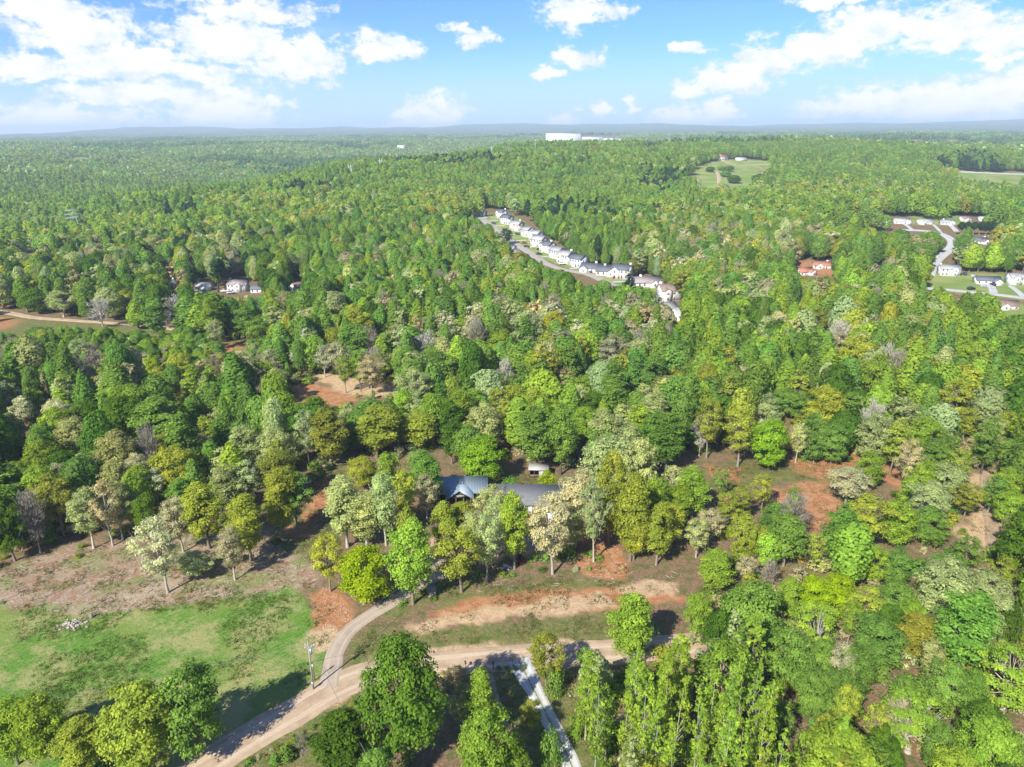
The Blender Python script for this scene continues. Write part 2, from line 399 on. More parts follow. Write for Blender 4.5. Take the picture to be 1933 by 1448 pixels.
def crown_parts(s, seed, nleaf, lsize, kscale=1.0, limb_sides=5):
    """Returns (leaf verts, leaf quads, shade), (wood verts, wood quads): a trunk with limbs that reach out to sprays of leaves."""
    g = np.random.default_rng(seed)
    H, R, cb, K, rc, NL, tr = SHAPES[s]
    K = max(6, int(K * kscale)); rc = rc * 1.18 / max(kscale, .25) ** .38
    # spray centres, spread evenly over height and round the trunk
    tt = np.linspace(0, 1, 240); e = envelope(s, tt) ** 1.3 + .12; cdf = np.cumsum(e); cdf /= cdf[-1]
    u = (np.arange(K) + g.random(K)) / K
    t = np.interp(u, cdf, tt); g.shuffle(t)
    ang = np.arange(K) * 2.39996 + g.normal(0, .45, K)
    asym = 1 + .16 * np.sin(ang + g.uniform(0, 6)) + .10 * np.sin(2 * ang + g.uniform(0, 6))
    fr = 1 - .62 * g.random(K) ** 1.7
    rad = np.clip(envelope(s, t) * R * asym - rc * .45, 0.05, None) * fr * g.uniform(.88, 1.1, K)
    lean = g.normal(0, .018, 2) * H
    zc = H * (cb + (1 - cb) * t) - rc * .35 * (t > .8)
    C = np.stack([np.cos(ang) * rad + lean[0] * t, np.sin(ang) * rad + lean[1] * t, zc], -1)
    crc = rc * g.uniform(.72, 1.28, K)
    if s in ('s',): crc *= 1.1 - .5 * t
    # leaves
    idx = np.repeat(np.arange(K), max(1, nleaf // K)); n = len(idx)
    dv = g.normal(size=(n, 3)); dv /= np.linalg.norm(dv, axis=1)[:, None]
    dv[:, 2] = np.where(dv[:, 2] < -.35, -dv[:, 2], dv[:, 2])
    rr = (g.random(n) ** .55)[:, None]
    P = C[idx] + dv * rr * crc[idx][:, None] * np.array([1.05, 1.05, .78])
    if s == 'n': P[:, 2] -= .12 * np.hypot(P[:, 0], P[:, 1])
    out = P - np.array([0, 0, H * (cb + (1 - cb) * .35)]); out /= np.linalg.norm(out, axis=1)[:, None] + 1e-6
    if s == 'b':
        ax = out + g.normal(0, .55, (n, 3)); ax[:, 2] += .5; ax /= np.linalg.norm(ax, axis=1)[:, None]
        side = np.cross(ax, g.normal(size=(n, 3))); side /= np.linalg.norm(side, axis=1)[:, None]
        L = g.uniform(.5, 1.25, n)[:, None] * lsize * 2.2; Wd = .055 * lsize / .34
        V = np.stack([P - ax * L, P + side * Wd, P + ax * L, P - side * Wd], 1).reshape(-1, 3)
    else:
        N = dv * .55 + out * .62 + np.array([0, 0, .30]) + g.normal(0, .36, (n, 3)); N /= np.linalg.norm(N, axis=1)[:, None]
        T = np.cross(N, g.normal(size=(n, 3))); T /= np.linalg.norm(T, axis=1)[:, None]
        Bt = np.cross(N, T)
        sz = lsize * g.uniform(.6, 1.3, n)[:, None]
        bend = N * sz * .18
        V = np.stack([P - T * sz - bend, P + Bt * sz * .62, P + T * sz - bend, P - Bt * sz * .62], 1).reshape(-1, 3)
    Fq = np.arange(n * 4).reshape(-1, 4)
    cl = g.uniform(.80, 1.22, K)
    shd = np.repeat(np.clip(cl[idx] * g.uniform(.74, 1.28, n), .45, 1.6), 4)
    # wood
    WV, WF, off = [], [], 0
    def tube(p, r, sd):
        nonlocal off
        v, f = tube_np(np.array(p), np.array(r), sd); WV.append(v); WF.append(f + off); off += len(v)
    top = {'r': .72, 'y': .55, 'o': .9, 'b': .92, 'u': .4}.get(s, .93)
    zz = np.linspace(-.6, H * top, 7)
    wob = np.cumsum(g.normal(0, .006 * H, (7, 2)), 0); wob[:2] = 0
    axis = np.stack([wob[:, 0] + lean[0] * np.clip(zz / H, 0, 1), wob[:, 1] + lean[1] * np.clip(zz / H, 0, 1), zz], -1)
    tube(axis, tr * np.clip(1.25 - zz / (H * top) * 1.08, .12, None) * np.where(zz < 0.2, 1.35, 1), limb_sides + 2)
    order = np.argsort(-rad * g.uniform(.7, 1, K))[:NL] if s != 'y' else np.arange(min(NL, K))
    for k in order:
        z1 = C[k, 2]; horiz = math.hypot(C[k, 0], C[k, 1])
        up = {'p': .35, 's': .5, 'n': .12, 'c': .3}.get(s, .75)
        z0 = min(max(z1 - horiz * up - .08 * H, H * cb * (.75 if s != 'y' else .9)), H * top * .96)
        if s == 'y': z0 = H * (cb + .22 * g.random())
        if s == 'u': z0 = 0.05
        a = np.array([np.interp(z0, zz, axis[:, 0]), np.interp(z0, zz, axis[:, 1]), z0])
        m = a * .45 + C[k] * .55 + np.array([0, 0, .10 * horiz * (1 if s != 'y' else -1.1)]) + g.normal(0, .05 * horiz + .02, 3)
        q = np.linspace(0, 1, 6)[:, None]
        pts = (1 - q) ** 2 * a + 2 * q * (1 - q) * m + q * q * C[k]
        r0 = tr * (.42 if s in 'yobr' else .3) * g.uniform(.7, 1.1)
        tube(pts, np.linspace(r0, .035 if H > 8 else .012, 6), limb_sides - 1 if limb_sides > 4 else 3)
        if s in 'yob' and H > 8:
            for _ in range(2):
                b = C[k] + g.normal(0, crc[k] * .7, 3); st = pts[3]
                tube(np.stack([st, (st + b) / 2 + g.normal(0, .15, 3), b]), [r0 * .4, .05, .025], 3)
    return (V, Fq, shd), (np.concatenate(WV), np.concatenate(WF))


SIZE = {}


def measure(me, V):
    SIZE[me.name] = (float(np.percentile(np.hypot(V[:, 0], V[:, 1]), 95)), float(V[:, 2].max()))
    return me


def split_tree(s, seed, nleaf, lsize, ks=1.0, nm=''):
    (V, Q, sh), (W, WQ) = crown_parts(s, seed, nleaf, lsize, ks)
    lm = BARK_OBJ if s == 'b' else LEAF_OBJ
    cm = measure(mesh_np('crown' + nm, V, [Q], [lm], attrs=[('shade', 'FLOAT', 'POINT', sh.astype(np.float32))]), V)
    tm = mesh_np('trunk' + nm, W, [WQ], [BARK_OBJ], smooth=True)
    return cm, tm


def joined_tree(name, s, seed, nleaf, lsize, ks):
    """A lighter tree for the woods: leaf sprays lie over a lumpy crown surface, trunk and limbs in the same mesh."""
    g = np.random.default_rng(seed)
    (V, Q, sh), (W, WQ) = crown_parts(s, seed, nleaf, lsize, ks, 4)
    if s == 'b':
        return measure(mesh_np(name, V, [Q], [LEAF_INST], attrs=[('shade', 'FLOAT', 'POINT', (sh * .9).astype(np.float32))]), V)
    if s in 'rptn':
        H, R, cb = SHAPES[s][:3]; n = nleaf
        tt = np.linspace(0, 1, 200); e = envelope(s, tt) + .1; cdf = np.cumsum(e); cdf /= cdf[-1]
        t = np.interp(g.random(n), cdf, tt); a = g.uniform(0, 2 * PI, n)
        nb = 26; bt = g.uniform(.05, 1, nb); ba = g.uniform(0, 2 * PI, nb)          # boughs that bulge out of the crown
        da = np.abs((a[:, None] - ba[None] + PI) % (2 * PI) - PI); bump = np.exp(-((da / .5) ** 2 + ((t[:, None] - bt[None]) / .13) ** 2)).max(1)
        rad = np.maximum(envelope(s, t), .06) * R * (.74 + .34 * bump) * (1 - .38 * g.random(n) ** 2.2)
        P = np.stack([np.cos(a) * rad, np.sin(a) * rad, H * (cb + (1 - cb) * t) - (1 - bump) * .7 * (t > .6)], -1)
        dt = (envelope(s, np.clip(t + .03, 0, 1)) - envelope(s, np.clip(t - .03, 0, 1))) / .06 * R / (H * (1 - cb))
        N = np.stack([np.cos(a), np.sin(a), np.clip(-dt, -.3, 3)], -1); N /= np.linalg.norm(N, axis=1)[:, None]
        N += np.array([0, 0, .15]) + g.normal(0, .38, (n, 3)); N /= np.linalg.norm(N, axis=1)[:, None]
        T = np.cross(N, g.normal(size=(n, 3))); T /= np.linalg.norm(T, axis=1)[:, None]; B = np.cross(N, T); sz = lsize * g.uniform(.6, 1.3, n)[:, None]
        V = np.stack([P - T * sz, P + B * sz * .7, P + T * sz, P - B * sz * .7], 1).reshape(-1, 3); Q = np.arange(n * 4).reshape(-1, 4)
        sh = np.repeat(np.clip(g.uniform(.78, 1.25, n) * (.9 + .22 * bump * g.random(n)), .5, 1.6), 4)
    VV = np.concatenate([V, W]); FF = np.concatenate([Q, WQ + len(V)])
    mi = np.concatenate([np.zeros(len(Q), int), np.ones(len(WQ), int)])
    shf = np.concatenate([sh, np.ones(len(W))]).astype(np.float32)
    return measure(mesh_np(name, VV, [FF], [LEAF_INST, BARK_INST], mi, attrs=[('shade', 'FLOAT', 'POINT', shf)]), V)


HERO, MIDL = {}, {}
_nl = {'r': 11500, 't': 9500, 'p': 9000, 'o': 6000, 's': 4600, 'y': 7000, 'n': 4500, 'c': 2000, 'u': 1300, 'b': 2300}
_ls = {'r': .30, 't': .28, 'p': .26, 'o': .26, 's': .175, 'y': .26, 'n': .26, 'c': .15, 'u': .13, 'b': .34}
for s, cnt in (('r', 7), ('t', 4), ('p', 4), ('o', 6), ('s', 5), ('y', 2), ('b', 2), ('n', 1), ('c', 2), ('u', 3)):
    HERO[s] = [split_tree(s, 100 + 17 * k + ord(s), _nl[s], _ls[s], 1.0, '_mesh') for k in range(cnt)]
for s, cnt in (('r', 3), ('t', 2), ('p', 3), ('o', 3), ('b', 2), ('s', 2), ('n', 1), ('c', 1), ('y', 1), ('u', 1)):
    MIDL[s] = [split_tree(s, 500 + 13 * k + ord(s), int(_nl[s] * .36), _ls[s] * 1.42, .72, '_mesh') for k in range(cnt)]
BIG = [split_tree('r', 911, 17000, .27, 1.7, '_mesh'), split_tree('r', 923, 15000, .28, 1.6, '_mesh')]

# base reflectances of the spring foliage, by colour word
TINT = {'Y': (.340, .455, .013), 'V': (.235, .390, .026), 'L': (.255, .375, .044), 'K': (.128, .232, .026), 'G': (.182, .302, .052), 'D': (.100, .195, .020), 'B': (.158, .298, .046), 'O': (.320, .370, .048),
        'P': (.400, .465, .190), 'W': (.540, .545, .330), 'T': (.400, .375, .215), 'R': (.250, .275, .044), 'E': (.034, .078, .030), 'M': (.085, .015, .020)}
TINT = {k: tuple(v * (1.12 if k not in 'WPY' else 1.03) for v in c) for k, c in TINT.items()}
COLWORD = {'Y': 'yellow-lime', 'V': 'lime green', 'L': 'bright green', 'K': 'vivid green', 'G': 'mid green', 'D': 'dark green', 'B': 'cool green', 'O': 'olive-yellow', 'P': 'pale green', 'W': 'creamy white',
           'T': 'tan', 'R': 'russet-olive', 'E': 'evergreen', 'M': 'maroon'}
SHWORD = {'r': ('round-crowned', 'broadleaf_tree'), 't': ('tall', 'broadleaf_tree'), 'p': ('pointed', 'poplar_tree'), 'o': ('open-limbed', 'open_tree'), 's': ('slender', 'slender_tree'), 'y': ('wide-limbed', 'sycamore_tree'),
          'n': ('pine', 'pine_tree'), 'c': ('cone-shaped', 'conifer'), 'u': ('bushy', 'shrub'), 'b': ('leafless', 'bare_tree')}
BARKS = {'pale': (.42, .39, .33), 'mid': (.24, .20, .16), 'dark': (.10, .085, .07)}


def vary(c, amt, g):
    k = 1 + g.normal(0, amt); h = g.normal(0, amt * .5)
    return tuple(float(np.clip(v, .006, .8)) for v in (c[0] * k * (1 + h), c[1] * k, c[2] * k * (1 - h)))

# ------------------------------------------------------------------ open places: outlines traced on the photograph and put down on the terrain
POLY = dict(
    yard=[(0, 1078), (60, 1052), (140, 1035), (260, 1005), (380, 1012), (500, 965), (545, 920), (600, 885), (660, 868), (740, 872), (850, 846), (930, 872), (1000, 868), (1090, 880), (1180, 878), (1290, 862),
          (1420, 850), (1500, 878), (1620, 866), (1715, 885), (1708, 922), (1640, 935), (1570, 990), (1530, 1006), (1340, 975), (1345, 1020), (1325, 1060), (1325, 1150), (1290, 1190), (1260, 1232), (1100, 1240), (1085, 1290), (1110, 1448),
          (1130, 1560), (300, 1560), (-200, 1560), (-200, 1130)],
    track=[(1838, 893), (1880, 900), (1885, 950), (1892, 1040), (1862, 1044), (1815, 1010), (1835, 965)],
    redbank=[(543, 726), (570, 722), (620, 732), (664, 748), (656, 768), (610, 772), (555, 758)],
    bankstrip=[(600, 705), (680, 715), (760, 735), (750, 748), (660, 745), (600, 722)],
    leftroad=[(-60, 572), (30, 586), (60, 597), (180, 603), (304, 611), (304, 622), (180, 616), (70, 613), (24, 626), (-60, 638)],
    street=[(858, 386), (900, 392), (965, 402), (1005, 432), (1062, 470), (1105, 505), (1200, 522), (1250, 530), (1250, 549), (1190, 539), (1150, 535), (1090, 518), (1060, 506), (1010, 486), (964, 464), (930, 427), (890, 405)],
    smallred=[(418, 645), (450, 650), (452, 668), (425, 662)],
    lotright=[(1570, 408), (1660, 412), (1760, 412), (1830, 408), (1880, 408), (1885, 422), (1830, 428), (1800, 440), (1812, 470), (1785, 492), (1764, 492), (1772, 470), (1788, 452), (1735, 436), (1660, 428)],
    lotlow=[(1745, 512), (1820, 516), (1933, 518), (2000, 520), (2000, 560), (1933, 566), (1880, 560), (1800, 552), (1725, 540)],
    lotlast=[(1868, 566), (1912, 570), (1990, 590), (1990, 602), (1890, 598)],
    lotfar=[(1640, 409), (1735, 409), (1735, 440), (1640, 432)], lotone=[(1570, 410), (1594, 410), (1594, 426), (1570, 426)], lotfar2=[(1730, 411), (1900, 410), (1902, 432), (1730, 440)],
    lotmid=[(1830, 448), (1885, 446), (1900, 462), (1840, 466)],
    meadow=[(1300, 322), (1338, 303), (1400, 301), (1478, 305), (1462, 318), (1440, 336), (1420, 352), (1380, 356), (1322, 358), (1318, 338)],
    field=[(1750, 319), (1925, 326), (1990, 330), (1990, 350), (1850, 345), (1780, 333)],
    house_l1=[(300, 522), (340, 522), (340, 546), (300, 548)], house_l2=[(366, 524), (400, 524), (402, 560), (366, 562)], house_l3=[(426, 526), (476, 526), (478, 556), (426, 562)],
    house_l4=[(540, 534), (580, 534), (582, 560), (545, 562)], house_l5=[(478, 538), (508, 538), (508, 552), (478, 552)],
    redroof=[(1496, 494), (1580, 490), (1582, 522), (1520, 528), (1496, 522)], brownroof=[(1242, 540), (1282, 545), (1280, 580), (1244, 572)], gablehouse=[(1272, 578), (1302, 582), (1302, 604), (1274, 602)],
    lowhouse=[(1640, 484), (1676, 486), (1676, 506), (1642, 505)], hillock=[(30, 452), (75, 444), (80, 478), (40, 482)],
    cut=[(610, 352), (640, 342), (700, 330), (702, 338), (650, 350), (612, 360)], cut2=[(1030, 312), (1090, 298), (1130, 291), (1140, 296), (1090, 308), (1040, 318)], farfield=[(1180, 288), (1260, 283), (1262, 290), (1190, 293)], farleft=[(120, 300), (160, 295), (180, 302), (150, 306)],
    whx=[(1028, 252), (1170, 258), (1170, 268), (1028, 268)])
SCRUB = [(-100, 622), (60, 612), (300, 622), (430, 640), (560, 700), (540, 740), (400, 735), (250, 720), (100, 715), (-100, 720)]

# mask of the photograph's open ground, at a quarter of its pixels, with a margin outside the frame
MS, MX0, MY0, MW, MH = 4, -400, 200, 690, 340
OPEN = np.zeros((MH, MW), bool)
_gx, _gy = np.meshgrid(MX0 + (np.arange(MW) + .5) * MS, MY0 + (np.arange(MH) + .5) * MS)
for k, p in POLY.items(): OPEN |= inside(np.array(p, float), _gx, _gy)
NARROW = np.zeros((MH, MW), bool)
for k in ('leftroad', 'track', 'street', 'redbank', 'bankstrip', 'smallred', 'lotfar', 'lotone', 'cut', 'cut2'): NARROW |= inside(np.array(POLY[k], float), _gx, _gy)
HANDD = np.full((MH, MW), -1.0)             # depth of the tree set by hand that shows there


def look(arr, px, py, default):
    i = ((np.asarray(py) - MY0) / MS).astype(int); j = ((np.asarray(px) - MX0) / MS).astype(int)
    ok = (i >= 0) & (i < MH) & (j >= 0) & (j < MW)
    return np.where(ok, arr[np.clip(i, 0, MH - 1), np.clip(j, 0, MW - 1)], default)


# ------------------------------------------------------------------ trees read off the photograph
# crop: (x0, y0, photograph pixels per crop pixel); entries: top x, top y, crown width, colour + shape [, base x, base y] [, hHEIGHT] [, #label]
CROPS = {
    3: (0, 680, 660 / 1933), 4: (600, 780, 660 / 1933), 5: (1240, 680, 693 / 1933), 6: (0, 1050, 660 / 1933), 7: (600, 1050, 660 / 1933), 8: (1240, 1050, 693 / 1933), 9: (560, 560, 700 / 1933), 10: (0, 540, 660 / 1933),
    11: (1240, 520, 693 / 1933), 12: (0, 350, 400 / 1933), 1: (0, 0, 1.0)}
TREES = {
    3: """650 190 235 Dr #dark green domed oak at the back of the woods left of the red bank;455 215 165 Dr;290 250 175 Lr;395 310 195 Pr;100 195 125 Wo;300 207 160 Wr;510 320 85 Wo;640 375 210 Pr;470 395 130 Gr;785 320 115 Tb;985 285 190 Gp;850 235 130 Gr;
1120 300 115 Ot;1100 400 130 Tr;1145 440 135 Bp;940 460 230 Or;900 405 150 Rr;790 410 135 Lr;690 440 115 Pr;600 545 170 Pt;745 515 140 Wr;755 580 150 Lt;840 595 145 Wo;180 440 215 Lr;40 430 140 Dr;320 500 185 Dr;440 510 135 Po;525 480 130 Gr;310 565 140 To;
345 605 230 Ro 355 970;195 580 200 Lr;30 705 190 Dr 85 1110;130 705 150 Tb;435 700 210 Po 520 1040 #pale spring-green open tree with a bare leaning trunk at the edge of the brush;555 665 190 To 625 1025;650 645 165 Po 680 990;785 725 140 Kr h13 #vivid green round tree among pale trees at the woods' edge;
860 855 250 Wo 930 1285 #creamy white tree standing alone out on the brushy slope;925 760 170 To 1015 1060;980 655 140 Bt;1100 660 200 Ot 1160 1040;1230 580 165 Pt;1350 545 175 Po;1520 495 225 Rr;1370 730 200 Ot 1390 1110;1600 585 200 Ot 1565 990;1680 595 180 Go 1650 960;
1250 915 165 To 1300 1215;1070 1065 200 Po 1085 1205;1715 260 135 Po 1710 590;1825 265 205 Rt 1835 590;1740 190 245 Dr #dark green dome just in front of the bare red bank;1580 305 120 Lt;1510 365 200 Pr;1390 420 120 Pr;1310 360 145 Pt;265 905 150 Gu 270 1000 h6;1450 8 130 Lr;
560 65 125 Pr;225 65 110 Wr;690 12 100 Rr;860 30 115 Or;1040 25 130 Lp;1160 20 115 Lp;1285 145 115 Bp;60 560 150 Gr;1210 300 130 Bp;1310 330 120 Bp;1220 480 130 Pt;570 180 120 Lr;160 150 130 Lr;370 170 120 Pr;420 130 110 Gp;330 140 110 Lp;750 130 120 Gr;820 60 120 Gr;930 230 110 Gp;1040 220 90 Bp;1200 260 110 Pr;40 290 140 Pr;20 600 120 Gr;1320 780 150 Ot;1190 620 140 Gt""",
    4: """915 125 245 Vr 905 395 #lime green round tree behind the metal-roofed barn;250 235 170 Or 250 412;400 200 130 Lt 400 470;560 190 170 Gt 565 500;645 225 180 Bt 640 540;120 330 195 Pt 165 740;255 430 175 Pt 272 745;355 320 150 Pt 378 730;480 312 130 Ot 490 600;610 330 155 To 605 590;65 652 180 Oo 70 985;
228 738 290 Yr 258 1052 #round yellow-lime tree like a ball beside the gravel drive;505 575 225 Lt 525 1055 #tall vivid tree with a bare trunk beside the driveway bend;500 490 130 Or 505 900;765 608 265 Oo 795 990 #pale yellow open tree beside the small well house;700 480 150 Ot 720 760;805 500 185 Ot 800 705;945 380 160 Po 945 640;
930 545 190 Po 935 925;985 595 140 Po 985 745;1080 415 165 Lt 1088 860 #narrow bright tree standing before the white house front;1050 500 100 Lt 1058 815;1060 345 135 Bu 1060 440;1270 388 90 Yt 1265 475 h8;1295 430 225 Wo 1298 890 #whitish thinly leaved tree in front of the house's front wing;1420 315 260 Wr 1420 740;1535 372 170 Po 1525 822;
1600 110 330 Pr 1600 500 #broad pale green tree behind the white blossoming one;1745 130 220 Pr 1760 520;1600 198 190 Or 1605 730 #yellow-olive tall tree before the broad pale one;1695 310 190 Ot 1725 817;1840 350 170 Lr 1840 700;1895 490 150 Ot 1870 840;1745 560 150 Ot 1745 812;880 540 170 Po 885 800;1000 440 130 Po 995 790;1375 540 150 Po 1385 800;1190 770 75 Gu 1190 815;1500 755 70 Gu 1500 790;1385 690 115 Ku 1385 790;
1427 838 40 Wu 1427 872 #small white-flowering bush on the bare bank;1120 768 55 Mu 1120 828 #dark maroon dome of a bush under the yard trees;1560 785 60 Gu 1560 810;1255 775 70 Gu 1255 810;1500 850 40 Gu 1500 868;1240 850 60 Du 1240 875;1070 880 50 Gu 1070 905;1330 770 80 Ku 1340 800;470 1030 60 Gu 470 1060;640 1010 50 Ku 645 1030;870 870 80 Gu 880 900;1680 30 160 Gr;1810 170 120 Gt""",
    5: """70 275 205 Bt 45 582;255 190 165 Oo 260 515;205 270 90 Wb 222 505;430 230 175 Oo 425 560;605 303 195 Vr 585 578 #bright lime tree alone on the edge of the clearing;745 320 105 Po 730 540;600 170 115 Pp;590 225 150 Pr;830 270 130 Gt;690 140 135 Gr;770 160 130 Gr;910 125 195 Or;1050 165 115 Gt;950 330 170 Gr;1145 190 110 Wb;
1290 195 115 Wr;1180 280 195 Pr;1255 290 125 Ot 1225 600;1080 460 160 Lr 1100 672;1000 560 205 Wo 990 765 #creamy sparse tree between the clearing and the red earth;1330 405 140 To 1305 692;1430 290 195 Lr;1650 245 105 Ot;1720 270 115 Gt 1705 600;1500 390 195 Gr;1610 460 155 Oo;1420 525 175 Lr;1565 545 185 Pr;1460 640 185 Po;720 655 110 Gr h14;745 690 145 Tb h13 #grey bare tree in front of the red earth patch;
640 740 150 Gr;690 800 200 Gt 665 1085;450 790 155 Or 440 1065;960 770 185 Bt 950 1112;840 900 110 Oo 830 1112;290 780 135 To;225 830 130 Po;210 560 170 Lt;90 550 125 Po;560 590 120 Oo 550 795;300 988 180 Lt 290 1222;470 1020 110 To 470 1195;582 1028 90 Tb 585 1190;50 745 160 Ot;1130 700 205 Oo;1290 735 200 Lr;1160 970 140 Lr;1440 770 180 Gr;1280 985 165 Gr;1660 640 140 Oo;1655 922 140 Go;
1870 560 150 Lr;1885 680 155 Lr;1895 880 165 Lr;1880 800 130 To;1850 1030 130 Oo;1540 1000 180 Gr;380 690 140 Oo;460 660 130 Oo;130 640 140 Lt;20 620 130 Lr;350 560 90 Go;850 370 120 Gr;1000 250 110 Gr;1350 600 110 Lr;1730 400 110 Gt;1570 300 120 Gr;1880 270 130 Or;1800 300 120 Pr;1890 400 150 Gr;1790 600 110 Gt h10;600 900 120 Lr;560 860 110 Or""",
    6: """130 745 270 Lr 100 1150;330 697 260 Lr 290 1120;840 650 420 Or 855 1190 #broad olive-yellow tree at the pasture's lower corner;1135 556 320 Gr 1115 1100 #dark green broad tree overhanging the dirt road at the pasture's corner;500 885 240 Ot 490 1190;1520 1080 75 Gc 1520 1160;1590 1038 90 Gc 1590 1128;1648 978 85 Gc 1645 1085;1695 945 70 Wb 1680 1140 ;20 870 200 Lr 20 1100;1380 1120 70 Gu 1380 1150;1850 850 110 Gu 1850 930""",
    7: """500 408 470 Kr 500 1150 #huge dark green round tree on the near side of the dirt road;140 868 290 Dt 150 1240 #feathery dark green tree beside three small conifers;350 1070 180 Gt 350 1400;920 620 185 Lp 925 1010 #bright pointed tree between the dirt path and the road;920 840 345 Lr 930 1330 #broad bright lime tree by the dirt path;825 695 150 Po 805 960;1240 425 210 Oo 1262 745 #thin olive tree beside the mouth of the white gravel drive;1300 620 130 Gu 1310 760 h7;1165 790 135 Oo 1170 985;
1470 520 150 Ls 1478 1012 #slender tree with a tall pale trunk nearest the white drive;1722 203 235 Lt 1722 620 #bright lime tall tree against the roadside grass;1750 560 140 Lt 1760 900;1290 960 160 Gu 1280 1150 h7;1420 860 120 Lu 1430 1000 h5;1080 1030 170 Lr 1080 1300;770 600 120 To 770 720 h4;1600 690 120 Ls 1590 1130;1690 760 110 Ls 1700 1140;1850 640 120 Ls;1790 470 130 Ls;1560 600 120 Ls;1900 560 130 Ls;240 830 80 Gu 240 880""",
    8: """120 400 200 Ls;70 560 140 Ls;250 690 120 Ls;330 712 130 Ls 330 1180;400 800 140 Ls;580 770 150 Ls;540 540 95 Ls;690 770 120 Go;780 932 140 Lo;50 940 120 Lt;140 640 120 Ls;530 700 100 Ls;460 560 100 Ls;100 850 110 Ls;200 860 110 Ls;310 590 90 Ls;390 600 110 Gs;20 700 110 Ls;480 860 110 Ls;295 440 90 Wb 280 692 #pale bare conical tree standing among slender green ones;650 900 110 Ls;
540 160 310 Gr;700 110 140 Lt;840 95 165 Yr #yellow-topped tree in the middle of the lower woods;985 103 200 Yr;865 230 270 Ly;1045 230 130 Lo;1140 170 195 Oo;1290 140 205 Gr;1185 310 245 Gr;1240 250 130 Dt;1360 225 135 Lt;1430 320 205 Rt 1350 565 #russet-olive tree among greens beside the lower woods' gap;1690 185 275 Bt;1560 20 260 Pr;1740 70 240 Pr;1830 190 200 Pr;720 390 265 Gr;890 440 150 Gr;1000 440 170 Tr;1080 480 205 Gr;1020 660 140 Or;1560 560 225 Go;
1820 430 335 Ly 1815 822 #pale-limbed wide tree at the far edge of the lower woods;1390 700 380 Ly 1320 1030 #wide tree with bare white limbs in the lower woods;1750 770 235 Kr;1830 870 330 Lr;1060 940 235 Bt;1250 970 160 Dr;1610 1020 245 Lr;1000 870 110 Dt;900 820 140 Oo;1170 760 125 Oo;430 180 205 Dr;340 290 170 Dr;850 600 205 Gr;1000 610 185 Gr;1330 630 160 Gr;1290 700 120 To;1190 880 130 Dr;640 650 120 Lo;1500 860 150 Gr;1680 600 150 Bt;230 180 130 Lr;1900 250 120 Dr;1480 430 110 Pt""",
    9: """275 555 125 Pr;420 553 205 Ot 418 835;622 515 135 Po;645 590 185 Ot 640 805;545 480 135 Lt;635 458 105 Lt;700 500 155 Lt;785 540 135 Dt;800 640 125 Dt h13;860 480 135 Lt;930 475 145 Lr;975 553 200 Pr 975 830;885 680 180 Gt h14;1050 470 155 Oo;1130 455 140 Ot;1232 465 185 Or;1230 570 205 Gt 1255 905;1390 560 155 Gt 1375 930;1340 530 115 Lt;1550 490 145 Dr;1465 450 110 Po;
1510 570 145 Lr;1600 585 165 Pt;1590 640 185 Gr;1700 552 125 Pr;1720 640 180 Pr;1790 560 125 Lt;1890 498 135 Pt;1890 600 155 Bt;1420 250 125 Gp;1300 235 155 Wr;1280 320 125 Gp;1180 350 135 Gp;1650 320 135 Gp;1640 190 150 To;1515 155 95 Tb;1190 70 205 Pr;1345 65 155 Or;1440 80 115 Lr;1205 100 110 Gp;1060 165 145 Lr;860 170 95 Rr;685 170 125 Wb;620 75 95 To;480 140 105 Lr;460 190 105 Tr;
285 130 165 Gt;315 35 135 Ot;400 298 135 To 392 515;595 370 200 Po;268 300 95 Lo 258 502;325 290 85 Lo 335 495;128 245 110 Wo;210 230 125 To;570 250 135 Gt;650 310 95 Lt;720 270 155 Gr;965 250 80 Wb;1085 300 100 Wb;1090 365 125 Gr;740 440 115 Bp;880 425 105 Gp;1560 368 95 Po;1395 360 95 To;1815 450 85 Po;1660 425 135 Gp;1780 310 125 Gp;1860 300 135 Gt;1670 60 95 Wt;1850 115 125 Wo;1500 400 120 Lr;780 300 110 Gt;1000 380 100 Gr""",
    10: """335 20 175 Po 355 172;565 50 130 Wb 570 232;970 35 120 Wb 975 192;910 120 90 Tb 912 236;1170 180 105 Po;825 375 105 Yr h9 #small yellow-lime tree amid the scrub;960 325 95 Lr h12;985 370 145 Or;500 345 105 Tb h9;420 287 95 Po h10;1050 490 75 Wb 1060 636;1330 345 105 Wo;1475 345 115 To;1455 410 155 Lr;1520 450 135 Po;1270 410 105 Wo;1630 345 85 Wo;1780 315 75 Wo;1860 300 95 To;1910 370 85 Lo;1250 115 95 Or;
1340 95 115 Gt;1420 165 135 Gr;1510 205 85 Lt;1570 25 135 Tr;1510 150 85 Wo;690 10 115 Or;770 55 70 Gs 775 200;840 60 125 Gt;1030 115 95 Or;1160 50 135 Lt;1810 30 125 Or""",
    11: """450 100 155 Lr;610 140 115 Lr;690 125 115 Gr;780 120 95 Pr;650 185 135 Wo;150 230 135 Yr;235 225 85 To;340 250 115 To;740 285 105 Wo;980 215 125 Wb;870 165 115 Rr;855 260 115 Gr;1060 110 135 Oo;1190 255 115 Gp;1340 195 135 Pr;1530 215 115 Pr;1430 215 105 Oo;1075 310 185 Or;1230 345 105 Wb;1310 385 145 Tb;455 470 125 To;105 490 125 Or;1170 410 205 Lr;1585 420 115 Gr;1820 250 125 Lr;1600 545 185 Oo;1660 350 145 Lr;740 430 115 Gr;960 375 110 To""",
